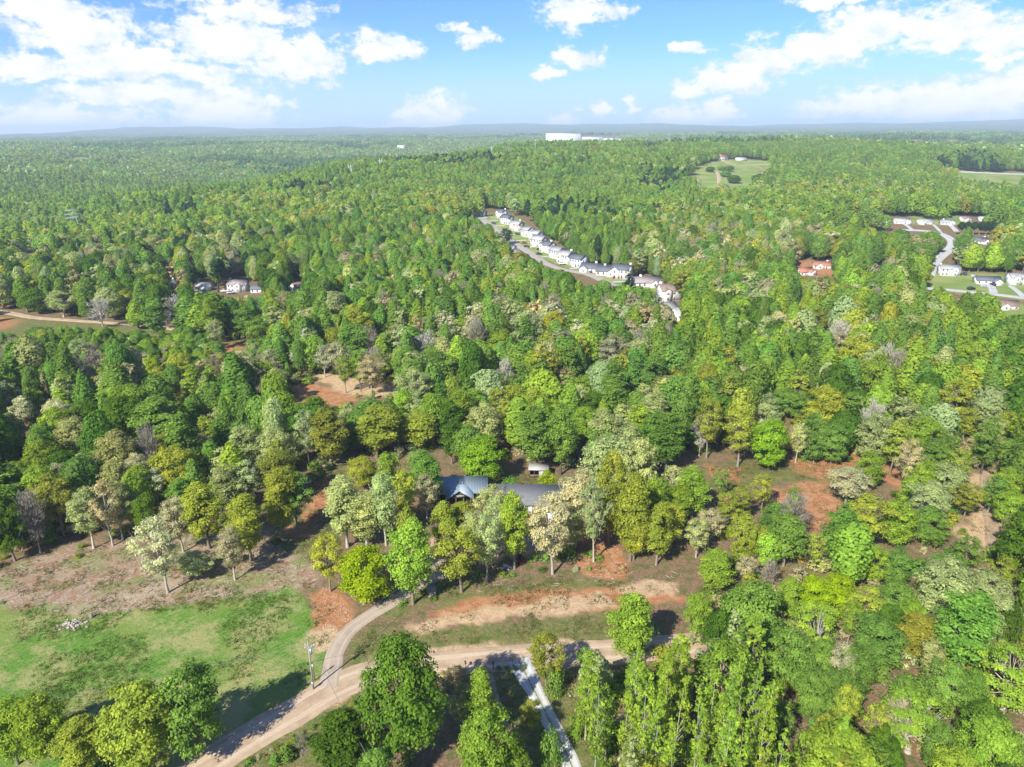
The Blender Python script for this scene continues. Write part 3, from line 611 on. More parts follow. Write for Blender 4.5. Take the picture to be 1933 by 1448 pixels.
    1: """1340 314 18 Dr 1340 325;1362 312 16 Gr 1362 322;1376 312 20 Gr 1376 324;1370 322 22 Gr 1370 334;1385 330 26 Dr 1385 346;1432 328 28 Dr 1432 346;1440 318 20 Tr 1440 330;
955 438 26 Er 956 462 h13 #big dark evergreen beside the far street;1128 474 16 En 1128 505 h22;1190 498 24 Rr 1194 522 h12 #brown evergreen clump behind the lowest gabled house;1184 518 20 Ec 1186 545 h11;1810 424 16 En 1812 444 h11;1822 424 16 En 1824 444 h11;1834 424 16 En 1836 444 h11;1846 424 16 En 1848 444 h11;1858 424 16 En 1860 444 h11;1870 424 16 En 1872 444 h11;412 518 24 En 412 552 h20 #tall dark evergreen between two houses in the woods;424 516 22 En 426 550 h19""",
    12: """720 335 250 Pr;980 330 250 Pr;530 430 230 Pr;1400 445 230 Pr;450 395 200 To;555 650 100 Ec h12""",
}
DEFH = {'r': 18.5, 't': 21, 'p': 20, 'o': 18, 's': 19, 'b': 15, 'y': 19, 'n': 21, 'c': 5, 'u': 2.4}
HAND = []
for cid, txt in TREES.items():
    x0, y0, k = CROPS[cid]
    for ent in txt.replace('\n', '').split(';'):
        ent = ent.strip()
        if not ent: continue
        lab = None
        if '#' in ent: ent, lab = ent.split('#')
        tk = ent.split(); hh = None
        if tk[-1][0] == 'h': hh = float(tk.pop()[1:])
        tx, ty, wpx = x0 + float(tk[0]) * k, y0 + float(tk[1]) * k, float(tk[2]) * k
        c, s = tk[3][0], tk[3][1]
        if len(tk) > 4:
            bx, by = x0 + float(tk[4]) * k, y0 + float(tk[5]) * k
            X, Y = hit(bx, by); z = gzf(X, Y)
            dr = ray(tx, ty); q = math.hypot(X, Y) / math.hypot(dr[0], dr[1])
            h = hh or max(CAMZ + dr[2] * q - z, .6)
            known = True
        else:
            h = hh or DEFH[s] * rng.uniform(.92, 1.08)
            X, Y = hit(tx, ty, h); z = gzf(X, Y); known = False
            if not hh and s in 'rptoy':         # proportions: wide crowns are not taller than they are broad by much
                wm = wpx * float(project(X, Y, z + h * .6)[2]) / F
                h = float(np.clip(wm * {'r': 1.5, 'p': 2.2, 't': 2.1, 'o': 1.8, 'y': 1.4}[s], 9.5, h))
                X, Y = hit(tx, ty, h); z = gzf(X, Y)
        dep = float(project(X, Y, z + h * .6)[2])
        HAND.append(dict(x=X, y=Y, z=z, h=h, w=wpx * dep / F, c=c, s=s, tx=tx, ty=ty, wpx=wpx, dep=dep, lab=lab, known=known))
for t in HAND:
    t['h'] = min(t['h'], 31)
    # the part of the photograph where this crown shows
    rx = t['wpx'] / 2; ry = rx * (1.0 if t['s'] in 'ryouc' else 1.5)
    m = ((_gx - t['tx']) / rx) ** 2 + ((_gy - (t['ty'] + ry)) / ry) ** 2 < 0.9
    HANDD[m] = np.where(HANDD[m] < 0, t['dep'], np.minimum(HANDD[m], t['dep']))

# ------------------------------------------------------------------ ground
ZONES = {
    'grass': [[(-200, 1150), (0, 1146), (60, 1150), (150, 1168), (330, 1142), (480, 1122), (560, 1112), (592, 1160), (618, 1212), (606, 1270), (575, 1310), (480, 1378), (380, 1450), (300, 1560), (-200, 1560)]],
    'dull': [[(645, 1265), (655, 1205), (700, 1195), (790, 1196), (900, 1182), (1060, 1167), (1170, 1150), (1250, 1180), (1240, 1216), (1060, 1220), (900, 1230), (700, 1266)], [(940, 902), (1060, 900), (1060, 965), (940, 965)],
             [(1340, 880), (1440, 872), (1600, 868), (1590, 910), (1480, 915), (1360, 925)], [(560, 905), (640, 868), (660, 900), (640, 985), (600, 1040), (545, 1050), (520, 1010)], [(700, 1120), (830, 1090), (900, 1095), (850, 1130), (730, 1165)],
             [(-100, 560), (0, 590), (60, 603), (300, 616), (430, 636), (560, 700), (540, 745), (400, 740), (250, 725), (-100, 725)],
             [(820, 1130), (1050, 1090), (1180, 1090), (1190, 1112), (1000, 1130), (830, 1160)],
             [(925, 1265), (985, 1262), (1060, 1448), (960, 1448)], [(1020, 1270), (1100, 1260), (1180, 1448), (1100, 1448)], [(560, 1340), (680, 1290), (700, 1330), (690, 1448), (470, 1448), (400, 1480)]],
    'lawn': [POLY['meadow'], POLY['field'], [(895, 402), (965, 405), (1010, 440), (1062, 476), (1105, 512), (1190, 528), (1252, 535), (1250, 552), (1195, 547), (1120, 525), (1000, 480), (930, 430)], POLY['lotlow'], [(1720, 405), (1830, 408), (1830, 424), (1720, 424)], POLY['cut2'], POLY['farfield'], POLY['farleft'], POLY['lotlast'], POLY['cut']],
    'red': [POLY['redbank'], POLY['smallred'], [(592, 1120), (615, 1108), (668, 1150), (672, 1180), (648, 1210), (618, 1196), (598, 1165)], [(596, 915), (620, 905), (624, 945), (600, 985), (572, 1010), (556, 1000), (588, 955)],
            [(1445, 926), (1500, 914), (1560, 916), (1592, 955), (1560, 1000), (1510, 1000), (1450, 962)], [(1350, 930), (1400, 938), (1400, 965), (1355, 962)], [(1095, 1035), (1150, 1005), (1195, 1085), (1150, 1105), (1110, 1085)],
            [(810, 1160), (880, 1135), (1030, 1112), (1140, 1110), (1230, 1100), (1280, 1130), (1180, 1148), (1000, 1150), (850, 1180)], [(1340, 882), (1400, 885), (1385, 905), (1335, 900)], [(1500, 496), (1580, 490), (1582, 522), (1540, 520)], [(-60, 600), (18, 598), (28, 612), (10, 622), (-60, 634)],
            [(1180, 405), (1235, 403), (1230, 412), (1185, 412)], [(1505, 862), (1620, 866), (1700, 890), (1690, 915), (1600, 900), (1500, 890)]],
    'tan': [[(775, 1182), (850, 1163), (960, 1147), (1050, 1132), (1130, 1122), (1150, 1140), (1060, 1158), (960, 1166), (880, 1176), (790, 1192)], POLY['track'], [(600, 1200), (625, 1195), (632, 1215), (612, 1222)], [(1170, 1110), (1230, 1092), (1275, 1100), (1265, 1118), (1190, 1125)],
            POLY['bankstrip'], [(640, 1262), (760, 1232), (1000, 1218), (1250, 1208), (1250, 1232), (1000, 1255), (850, 1262), (690, 1290), (560, 1370), (540, 1350)], [(800, 1020), (960, 1010), (1020, 1020), (1020, 1045), (900, 1060), (820, 1060)]],
    'straw': [[(-200, 1075), (0, 1082), (60, 1056), (200, 1025), (350, 1005), (520, 1000), (600, 1030), (600, 1108), (560, 1116), (480, 1126), (330, 1146), (150, 1170), (60, 1152), (-200, 1152)], [(200, 1195), (310, 1190), (320, 1245), (240, 1262), (190, 1240)], POLY['hillock']],
}
ZW = {k: [wpoly(p) for p in v] for k, v in ZONES.items()}
_fine = np.radians(np.arange(-46, 46.01, 0.28)); _coarse = np.radians(np.concatenate([np.arange(50, 310.1, 6.0)]))
ANG = np.concatenate([_fine, _coarse])
RR = [0.5, 8, 20, 32, 42]
while RR[-1] < 62: RR.append(RR[-1] + 2)
while RR[-1] < 262: RR.append(RR[-1] + .72)
while RR[-1] < 17000: RR.append(RR[-1] * 1.0125)
RR = np.array(RR)
GR, GA = np.meshgrid(RR, ANG, indexing='ij')
GXX, GYY = GR * np.sin(GA), GR * np.cos(GA)
zz = gz(GXX, GYY)
# beyond the woods that are built tree by tree, the land itself carries the tree tops of far-off forest
farw = np.clip((GR - 5200) / 900, 0, 1)
zz = zz + farw * (8 + 9 * vnoise(GXX, GYY, 260, 5))
shp = GXX.shape
wts = {}
X1, Y1 = GXX.ravel(), GYY.ravel()
nA = vnoise(X1 + 4000, Y1 + 9000, 6.0, 21) - .45; nB = vnoise(X1 + 4000, Y1 + 9000, 1.6, 31) - .45
dist = GR.ravel()
for k, plist in ZW.items():
    wv = np.zeros(X1.shape)
    for P in plist:
        lo, hi = P.min(0) - 30, P.max(0) + 30
        m = (X1 > lo[0]) & (X1 < hi[0]) & (Y1 > lo[1]) & (Y1 < hi[1])
        if not m.any(): continue
        sd = sdist(P, X1[m], Y1[m]); sc = np.clip(dist[m] / 130, .6, 6)
        soft = {'grass': 2.2, 'straw': 2.5, 'dull': 2.2, 'red': 1.7, 'tan': 1.3, 'lawn': 1.2}[k]
        v = np.clip((sd + (nA[m] * 5.0 + nB[m] * 3.0) * np.minimum(sc, 1.5)) / (soft * sc) + .5, 0, 1)
        wv[m] = np.maximum(wv[m], v)
    wts[k] = wv
ZA = np.stack([wts['grass'], wts['red'], wts['tan'], np.ones_like(dist)], -1).astype(np.float32)
ZB = np.stack([wts['straw'], wts['dull'], wts['lawn'], farw.ravel()], -1).astype(np.float32)
n, mA = shp
i = np.arange(n - 1)[:, None] * mA; j = np.arange(mA)[None, :]; jn = (j + 1) % mA
gq = np.stack([i + j, i + jn, i + mA + jn, i + mA + j], -1).reshape(-1, 4)[:, ::-1]

gm, t = new_mat('ground')
tc = t.n('ShaderNodeTexCoord').outputs['Object']
za = t.n('ShaderNodeSeparateColor', i_0=t.n('ShaderNodeAttribute', attribute_name='zone_a').outputs['Color'])
nb = t.n('ShaderNodeAttribute', attribute_name='zone_b'); zb = t.n('ShaderNodeSeparateColor', i_0=nb.outputs['Color'])
n1 = t.noise(tc, .12, 6, .6); n2 = t.noise(tc, .5, 6, .65); n3 = t.noise(tc, 2.2, 5, .7); n4 = t.noise(tc, .045, 4, .5); n5 = t.noise(tc, .9, 6, .7, .6); n6 = t.noise(tc, 6.0, 3, .6)
rot = t.n('ShaderNodeVectorRotate', rotation_type='Z_AXIS', i_Vector=tc, i_Angle=-.9).outputs[0]
swath = t.noise(t.vmath('MULTIPLY', rot, (.35, 2.4, 1)), 1.0, 5, .65)
fleck = t.ss(n3, .35, .68)
litter = t.mix(fleck, (.125, .082, .050), (.225, .152, .098))
litter = t.mix(t.ss(n2, .46, .62, 0, .85), litter, (.078, .100, .028))
litter = t.mix(t.ss(n1, .54, .70, 0, .5), litter, (.215, .125, .070))
straw = t.mix(t.ss(n3, .30, .70), (.200, .145, .098), (.290, .225, .155))
straw = t.mix(t.ss(n2, .46, .60, 0, .85), straw, (.225, .120, .070))
straw = t.mix(t.ss(n1, .49, .62, 0, .8), straw, (.140, .165, .050))
straw = t.mix(t.ss(swath, .50, .68, 0, .5), straw, (.36, .31, .24))
straw = t.mix(t.ss(n4, .50, .62, 0, .6), straw, (.340, .290, .215))
straw = t.mix(t.ss(n5, .55, .70, 0, .65), straw, (.380, .335, .260))
grass = t.mix(t.ss(n3, .3, .7), (.048, .128, .014), (.100, .205, .030))
grass = t.mix(t.ss(swath, .46, .66, 0, .55), grass, (.20, .235, .085))
grass = t.mix(t.ss(n4, .43, .58, 0, .8), grass, (.165, .200, .055))
grass = t.mix(t.ss(t.math('ADD', t.math('MULTIPLY', n1, .7), t.math('MULTIPLY', n5, .3)), .46, .58, 0, .85), grass, (.250, .240, .100))
grass = t.mix(t.ss(n5, .60, .72, 0, .6), grass, (.235, .195, .105))
dull = t.mix(t.ss(n3, .3, .7), (.095, .105, .034), (.170, .152, .066))
dull = t.mix(t.ss(n2, .46, .62, 0, .8), dull, (.070, .110, .022))
dull = t.mix(t.ss(n5, .54, .68, 0, .8), dull, (.255, .175, .100))
lawn = t.mix(t.ss(n4, .35, .65), (.130, .200, .045), (.215, .240, .085))
lawn = t.mix(t.ss(n2, .55, .7, 0, .6), lawn, (.25, .19, .11))
red = t.mix(t.ss(n2, .35, .65), (.270, .112, .050), (.340, .185, .098))
red = t.mix(t.ss(n3, .52, .72, 0, .6), red, (.36, .245, .145))
red = t.mix(t.ss(n5, .54, .68, 0, .75), red, (.125, .115, .040))
tan = t.mix(t.ss(n5, .35, .65), (.33, .225, .130), (.43, .320, .200))
tan = t.mix(t.ss(n2, .54, .66, 0, .7), tan, (.29, .165, .085))
tan = t.mix(t.ss(n5, .60, .70, 0, .8), tan, (.125, .125, .040))
far = t.mix(t.ss(t.noise(tc, .012, 6, .65), .36, .62), (.030, .062, .018), (.085, .125, .035))
far = t.mix(t.ss(t.noise(tc, .0022, 5, .6), .60, .70, 0, .8), far, (.19, .21, .085))
c = t.mix(zb.outputs[0], litter, straw)
c = t.mix(zb.outputs[1], c, dull)
c = t.mix(za.outputs[0], c, grass)
c = t.mix(zb.outputs[2], c, lawn)
c = t.mix(za.outputs[1], c, red)
c = t.mix(za.outputs[2], c, tan)
c = t.mix(nb.outputs['Alpha'], c, far)
c = t.mix(1.0, c, t.mix(n6, (.94, .94, .94), (1.40, 1.40, 1.40)), 'MULTIPLY')
d = t.n('ShaderNodeBsdfDiffuse'); t.put(d.inputs[0], c)
bp = t.n('ShaderNodeBump', i_Strength=.9, i_Distance=.22); t.put(bp.inputs['Height'], t.math('ADD', n3, t.math('MULTIPLY', n5, .8))); t.put(d.inputs['Normal'], bp.outputs[0])
t.n('ShaderNodeOutputMaterial', i_Surface=d.outputs[0])
gme = mesh_np('ground', np.stack([GXX, GYY, zz], -1).reshape(-1, 3), [gq], [gm], smooth=True, attrs=[('zone_a', 'FLOAT_COLOR', 'POINT', ZA), ('zone_b', 'FLOAT_COLOR', 'POINT', ZB)])
tag(link('ground', gme), kind='structure')


# ------------------------------------------------------------------ roads, draped on the land
def smooth_line(P, step):
    P = np.array(P, float)
    for _ in range(3):
        q = np.empty((2 * len(P) - 2, 2)); q[0::2] = .75 * P[:-1] + .25 * P[1:]; q[1::2] = .25 * P[:-1] + .75 * P[1:]
        P = np.vstack([P[:1], q, P[-1:]])
    s = np.concatenate([[0], np.cumsum(np.hypot(*np.diff(P, axis=0).T))]); m = max(2, int(s[-1] / step)); u = np.linspace(0, s[-1], m)
    return np.stack([np.interp(u, s, P[:, 0]), np.interp(u, s, P[:, 1])], -1), u


def road(name, px, width, mat, lift=.06, ragged=.3, step=.8, nx=10, world=False):
    L, u = smooth_line(px if world else [hit(*p) for p in px], step)
    T = np.gradient(L, axis=0); T /= np.linalg.norm(T, axis=1)[:, None]; N = np.stack([-T[:, 1], T[:, 0]], -1)
    wd = np.atleast_1d(np.array(width, float))
    wv = np.interp(np.linspace(0, 1, len(L)), np.linspace(0, 1, len(wd)), wd)
    a = np.linspace(-1, 1, nx)
    rag = np.stack([vnoise(u * 1.0, u * 0 + 7.3 + k * 31, 2.6, 60 + k) - .45 for k in (0, 1)], -1) * ragged * 2.2
    off = a[None, :] * wv[:, None] / 2
    off[:, 0] += rag[:, 0]; off[:, -1] += rag[:, 1]
    X = L[:, 0:1] + N[:, 0:1] * off; Y = L[:, 1:2] + N[:, 1:2] * off
    Z = gz(X, Y) + lift; Z[:, 0] -= lift * 1.4; Z[:, -1] -= lift * 1.4
    V = np.stack([X, Y, Z], -1).reshape(-1, 3); k = len(L)
    i = np.arange(k - 1)[:, None] * nx; j = np.arange(nx - 1)[None, :]
    q = np.stack([i + j, i + j + 1, i + nx + j + 1, i + nx + j], -1).reshape(-1, 4)[:, ::-1]
    st = np.stack([np.broadcast_to(a, X.shape), np.broadcast_to(u[:, None], X.shape) , X * 0], -1).reshape(-1, 3)
    me = mesh_np(name, V, [q], [mat], smooth=True, attrs=[('lane', 'FLOAT_VECTOR', 'POINT', st.astype(np.float32))])
    return tag(link(name, me), kind='structure'), L


def road_mat(name, c0, c1, ctrack, track=.5, grass=0.0, wheel=.45):
    m, t = new_mat(name)
    ln = t.n('ShaderNodeAttribute', attribute_name='lane').outputs['Vector']; sp = t.n('ShaderNodeSeparateXYZ', i_0=ln)
    tc = t.n('ShaderNodeTexCoord').outputs['Object']
    a = t.noise(tc, .35, 6, .6); b = t.noise(tc, 2.5, 5, .65)
    streak = t.noise(t.vmath('MULTIPLY', ln, (7.0, .05, 1)), 1.0, 4, .6)
    c = t.mix(t.ss(a, .35, .65), c0, c1)
    wob = t.math('ADD', t.math('ABSOLUTE', sp.outputs[0]), t.math('MULTIPLY', t.math('SUBTRACT', a, .5), .25))
    tr = t.ss(t.math('ABSOLUTE', t.math('SUBTRACT', wob, wheel)), .05, .22, track, 0)
    c = t.mix(tr, c, ctrack)
    c = t.mix(t.ss(streak, .45, .7, 0, .45), c, tuple(x * .78 for x in c0))
    if grass: c = t.mix(t.math('MULTIPLY', t.ss(t.math('ADD', wob, t.math('MULTIPLY', t.math('SUBTRACT', b, .5), .3)), .02, .13, 1, 0), grass), c, (.10, .115, .045))
    c = t.mix(1.0, c, t.mix(b, (.90, .90, .90), (1.32, 1.32, 1.32)), 'MULTIPLY')
    d = t.n('ShaderNodeBsdfDiffuse'); t.put(d.inputs[0], c)
    bp = t.n('ShaderNodeBump', i_Strength=.5, i_Distance=.06); t.put(bp.inputs['Height'], b); t.put(d.inputs['Normal'], bp.outputs[0])
    t.n('ShaderNodeOutputMaterial', i_Surface=d.outputs[0])
    return m


DIRT = road_mat('packed_dirt', (.31, .225, .150), (.39, .300, .205), (.45, .365, .265), .75)
DRIVE = road_mat('old_paving', (.29, .235, .180), (.35, .290, .225), (.40, .335, .265), .6)
GRAVEL = road_mat('white_gravel', (.36, .36, .345), (.46, .46, .44), (.52, .52, .50), .6, .75, .5)
PATHM = road_mat('bare_path', (.24, .17, .115), (.32, .235, .165), (.36, .27, .19), .5)
ASPH = road_mat('asphalt', (.27, .245, .225), (.33, .30, .275), (.35, .33, .30), .4)
GREYST = road_mat('worn_asphalt', (.33, .33, .33), (.40, .40, .40), (.44, .44, .43), .4)
CONC = simple('concrete', (.52, .50, .46), .9, .12, 1.0)
road('dirt_road', [(240, 1560), (390, 1446), (470, 1394), (560, 1342), (640, 1292), (720, 1266), (850, 1251), (950, 1243), (1060, 1236), (1160, 1230), (1260, 1222), (1360, 1214), (1480, 1200), (1640, 1170)], 6.6, DIRT, .06, .45, .7, 14)
road('driveway', [(622, 1296), (628, 1262), (632, 1232), (652, 1196), (690, 1166), (738, 1138), (784, 1106), (838, 1082), (880, 1056), (930, 1036), (985, 1026), (1048, 1022)], [3.6, 3.3, 3.3, 3.3, 3.6, 4.4, 4.6], DRIVE, .09, .2, .7, 8)
road('driveway_branch', [(795, 1094), (815, 1070), (838, 1040), (870, 1012), (905, 985)], [3.2, 4.5, 5.5], DRIVE, .075, .25, .7, 8)
road('gravel_drive', [(978, 1246), (990, 1268), (1004, 1296), (1022, 1330), (1042, 1370), (1066, 1416), (1090, 1470), (1130, 1560)], [4.4, 2.9, 2.8, 2.7, 2.7], GRAVEL, .09, .2, .7, 12)
road('dirt_path', [(905, 1252), (922, 1276), (936, 1312), (950, 1352), (966, 1398), (985, 1450)], [2.6, 1.0, .9, .9], PATHM, .07, .15, .6, 6)
road('red_track', [(1862, 890), (1860, 930), (1872, 975), (1876, 1010), (1880, 1046), (1886, 1090)], [3.2, 3.4, 3.8, 3.8], PATHM, .07, .4, .8, 8)
road('wood_road', [(-80, 578), (10, 589), (60, 600), (120, 604), (200, 609), (300, 616), (330, 622)], [7, 5.5, 5, 4.5, 4.2], DIRT, .12, .5, 1.6, 8)
_, ST_A = road('street', [(866, 396), (892, 404), (914, 416), (934, 432), (952, 446), (975, 462), (996, 474), (1012, 486), (1034, 500), (1060, 508), (1090, 514), (1115, 518), (1140, 530), (1160, 541), (1200, 552)], [12, 7.5, 7.5, 7.5], ASPH, .25, .1, 2.5, 6)
road('street', [(1752, 520), (1764, 494), (1778, 482), (1796, 468), (1800, 456), (1788, 446), (1768, 438), (1738, 435), (1700, 434)], 8.0, GREYST, .25, .1, 2.5, 6)
road('street', [(1690, 545), (1730, 543), (1790, 547), (1840, 552), (1890, 557), (1960, 566)], 7.5, GREYST, .25, .1, 2.5, 6)
road('farm_lane', [(1362, 303), (1390, 313), (1430, 311), (1470, 309)], 5, DIRT, .5, .3, 6, 6)
road('farm_track', [(1352, 324), (1358, 334), (1356, 344), (1364, 356)], 6, DIRT, .5, .8, 6, 6)
road('highway', [(1780, 323), (1850, 326), (1925, 329), (2010, 333)], 11, GREYST, .8, .1, 10, 6)
for a, b, wd in (((1836, 519), (1858, 542), 3.4), ((1868, 536), (1876, 556), 5), ((1908, 540), (1934, 562), 4), ((1762, 424), (1776, 440), 3.5), ((1792, 424), (1806, 438), 5), ((1704, 421), (1722, 434), 4), ((1880, 420), (1890, 430), 5)):
    road('concrete_drive', [a, ((a[0] + b[0]) / 2 + 2, (a[1] + b[1]) / 2), b], wd, GREYST, .3, .05, 2, 4)
for tk in (4, 7, 10, 13, 17, 20, 23, 27, 31, 36, 42, 48):      # a short pale drive to each house of the row
    k = int(tk / 52 * len(ST_A)); p = ST_A[k]; q = ST_A[min(k + 2, len(ST_A) - 1)]; dv = q - p; nv = np.array([-dv[1], dv[0]]) / np.linalg.norm(dv)
    road('concrete_drive', [tuple(p + nv * 3.6), tuple(p + nv * 8), tuple(p + nv * 12)], 3.4, GREYST, .28, .05, 2, 4, world=True)

# ------------------------------------------------------------------ houses
def shingle_mat(name, col):
    m, t = new_mat(name)
    tc = t.n('ShaderNodeTexCoord').outputs['Object']
    nz = t.noise(tc, 1.1, 5, .6); row = t.noise(t.vmath('MULTIPLY', tc, (2.2, 2.2, 6.5)), 1.0, 2, .5)
    c = t.mix(nz, tuple(v * .78 for v in col), tuple(v * 1.2 for v in col))
    c = t.mix(t.ss(row, .4, .6, 0, .3), c, tuple(v * .7 for v in col))
    p = t.n('ShaderNodeBsdfPrincipled', i_Roughness=.85); t.put(p.inputs['Base Color'], c)
    t.n('ShaderNodeOutputMaterial', i_Surface=p.outputs[0])
    return m


ROOFS = {k: shingle_mat('shingles_' + k, v) for k, v in dict(grey=(.34, .34, .34), light=(.42, .41, .39), dark=(.13, .14, .165), brown=(.26, .18, .145), red=(.40, .17, .115), taupe=(.30, .26, .25), pale=(.50, .50, .50)).items()}
WALLS = {k: simple('siding_' + k, v, .6, .05, 2.0) for k, v in dict(white=(.62, .62, .61), cream=(.60, .53, .46), grey=(.50, .52, .54), blue=(.55, .60, .66), warm=(.58, .56, .53)).items()}
GLASS = simple('window_glass', (.035, .042, .05), .12, .1, 1.0)
FRAME = simple('white_trim', (.66, .66, .65), .5, .04, 2.0)
BRICK = simple('brick_footing', (.30, .13, .085), .9, .25, 6.0)
DOORM = simple('painted_door', (.16, .07, .05), .5, .1, 2.0)
GARM = simple('garage_panel', (.66, .66, .64), .5, .05, 2.0)


def _shared(key, fn, _c={}):
    if key not in _c: _c[key] = fn()
    return _c[key]


def window(parent, x, y, z, wd, hg, rz=0.0, nx=2, ny=2, frame_mat=None):
    """A window proud of the wall: frame, and the pane as its own piece. rz turns it round the wall (0 faces -y)."""
    fm = frame_mat or FRAME
    def fr():
        b = MB(); a = .09
        b.box(-wd / 2 - a, wd / 2 + a, -.07, 0, -hg / 2 - a, -hg / 2); b.box(-wd / 2 - a, wd / 2 + a, -.07, 0, hg / 2, hg / 2 + a)
        b.box(-wd / 2 - a, -wd / 2, -.07, 0, -hg / 2, hg / 2); b.box(wd / 2, wd / 2 + a, -.07, 0, -hg / 2, hg / 2)
        b.box(-wd / 2, wd / 2, -.06, 0, -.03, .03)
        if nx > 1: b.box(-.03, .03, -.058, 0, -hg / 2, -.03); b.box(-.03, .03, -.058, 0, .03, hg / 2)
        return b.mesh('window_frame', fm)
    def pn(): return MB().box(-wd / 2, wd / 2, -.03, .0, -hg / 2, hg / 2).mesh('pane', GLASS)
    f = link('window', _shared(('f', wd, hg, nx, fm.name), fr), parent, (x, y, z), rz)
    link('pane', _shared(('p', wd, hg), pn), f, (0, -.004, 0))
    return f


def gable_shell(b, x0, x1, y0, y1, zb, zt, rise, axis):
    """Walls with gable ends; axis = direction of the ridge."""
    if axis == 'x': b.prism([(y0, zb), (y1, zb), (y1, zt), ((y0 + y1) / 2, zt + rise), (y0, zt)], x0, x1, 'x')
    else: b.prism([(x0, zb), (x1, zb), (x1, zt), ((x0 + x1) / 2, zt + rise), (x0, zt)], y0, y1, 'y')


def gable_roof(b, x0, x1, y0, y1, zt, rise, axis, ov=.45, th=.16):
    """Two slopes as one folded slab."""
    if axis == 'x': a0, a1, c0, c1, ax = y0, y1, x0 - ov, x1 + ov, 'x'
    else: a0, a1, c0, c1, ax = x0, x1, y0 - ov, y1 + ov, 'y'
    mid = (a0 + a1) / 2; sl = rise / ((a1 - a0) / 2); e = ov; o = .012
    pts = [(a0 - e, zt - e * sl + o), (mid, zt + rise + o), (a1 + e, zt - e * sl + o), (a1 + e, zt - e * sl + th + o), (mid, zt + rise + th + o), (a0 - e, zt - e * sl + th + o)]
    b.prism(pts[:2] + pts[4:], c0, c1, ax); b.prism([pts[1], pts[2], pts[3], pts[4]], c0, c1, ax)


def house(px, py, wd, dp, storeys, yaw, wall, roof, label, rise=None, wing=None, garage=None, chimney=None, nwin=3, group='white houses among the woods', at=None):
    small = .76 if group in (RG, LG, 'red-roofed houses') else 1.0
    """wd along the ridge (local x), front faces local -y. wing = (x centre, width, depth): a front gable. garage = x centre of the garage door."""
    X, Y = at or hit(px, py); z = gzf(X, Y)
    rise = rise or dp * .30
    h = 2.75 * storeys + .35
    r = thing('house', label, 'house', (X, Y, z - .1), math.radians(yaw), group)
    r.scale = (small,) * 3
    wm, rm = WALLS[wall], ROOFS[roof]
    b = MB(); gable_shell(b, -wd / 2, wd / 2, -dp / 2, dp / 2, -1.2, h, rise, 'x'); b.build('wall', wm, r)
    b = MB(); gable_roof(b, -wd / 2, wd / 2, -dp / 2, dp / 2, h, rise, 'x'); ro = b.build('roof', rm, r)
    MB().box(-wd / 2 - .05, wd / 2 + .05, -dp / 2 - .05, dp / 2 + .05, -1.3, .3).build('footing', BRICK if storeys < 2 else CONC, r)
    yf = -dp / 2
    if wing:
        wx, ww, wdp = wing
        b = MB(); gable_shell(b, wx - ww / 2, wx + ww / 2, yf - wdp, yf + dp * .45, -1.2, h - .02, ww * .32, 'y'); b.build('gable_wing', wm, r)
        b = MB(); gable_roof(b, wx - ww / 2, wx + ww / 2, yf - wdp, yf + dp * .45, h - .02, ww * .32, 'y', .4); b.build('wing_roof', rm, r)
        for s in range(storeys):
            window(r, wx, yf - wdp - .002, 1.75 + 2.75 * s, 1.5 if ww > 5 else 1.1, 1.35)
    if garage is not None:
        gw = 4.6; yy = yf - (wing[2] if wing and abs(garage - wing[0]) < wing[1] / 2 else 0)
        g = MB().box(garage - gw / 2, garage + gw / 2, yy - .06, yy, .1, 2.35).build('garage_door', GARM, r)
        for k in range(4): MB().box(garage - gw / 2 + .1, garage + gw / 2 - .1, yy - .085, yy - .06, .2 + k * .54, .64 + k * .54).build('panel', GARM, r if False else g)
    free = [x for x in np.linspace(-wd / 2 + 1.4, wd / 2 - 1.4, max(2, nwin + 1))]
    for s in range(storeys):
        for k, x in enumerate(free):
            if wing and abs(x - wing[0]) < wing[1] / 2 + .6: continue
            if garage is not None and s == 0 and abs(x - garage) < 3: continue
            if s == 0 and k == len(free) // 2:
                dr = MB().box(x - .5, x + .5, yf - .06, yf, .3, 2.4).build('door', DOORM, r)
                MB().box(x - .62, x + .62, yf - .09, yf, 2.4, 2.52).box(x - .62, x - .5, yf - .09, yf, .3, 2.4).box(x + .5, x + .62, yf - .09, yf, .3, 2.4).build('door_frame', FRAME, dr)
                continue
            window(r, x, yf - .002, 1.75 + 2.75 * s, 1.05, 1.4)
    for sx in (-1, 1):
        for s in range(storeys):
            window(r, sx * (wd / 2 + .002), (.8 if sx < 0 else -.9), 1.75 + 2.75 * s, .95, 1.3, PI / 2 * sx)
    if chimney is not None:
        MB().box(chimney - .65, chimney + .65, .2, 1.5, h + rise * .35, h + rise + 1.1).build('chimney', wm, ro)
    return r


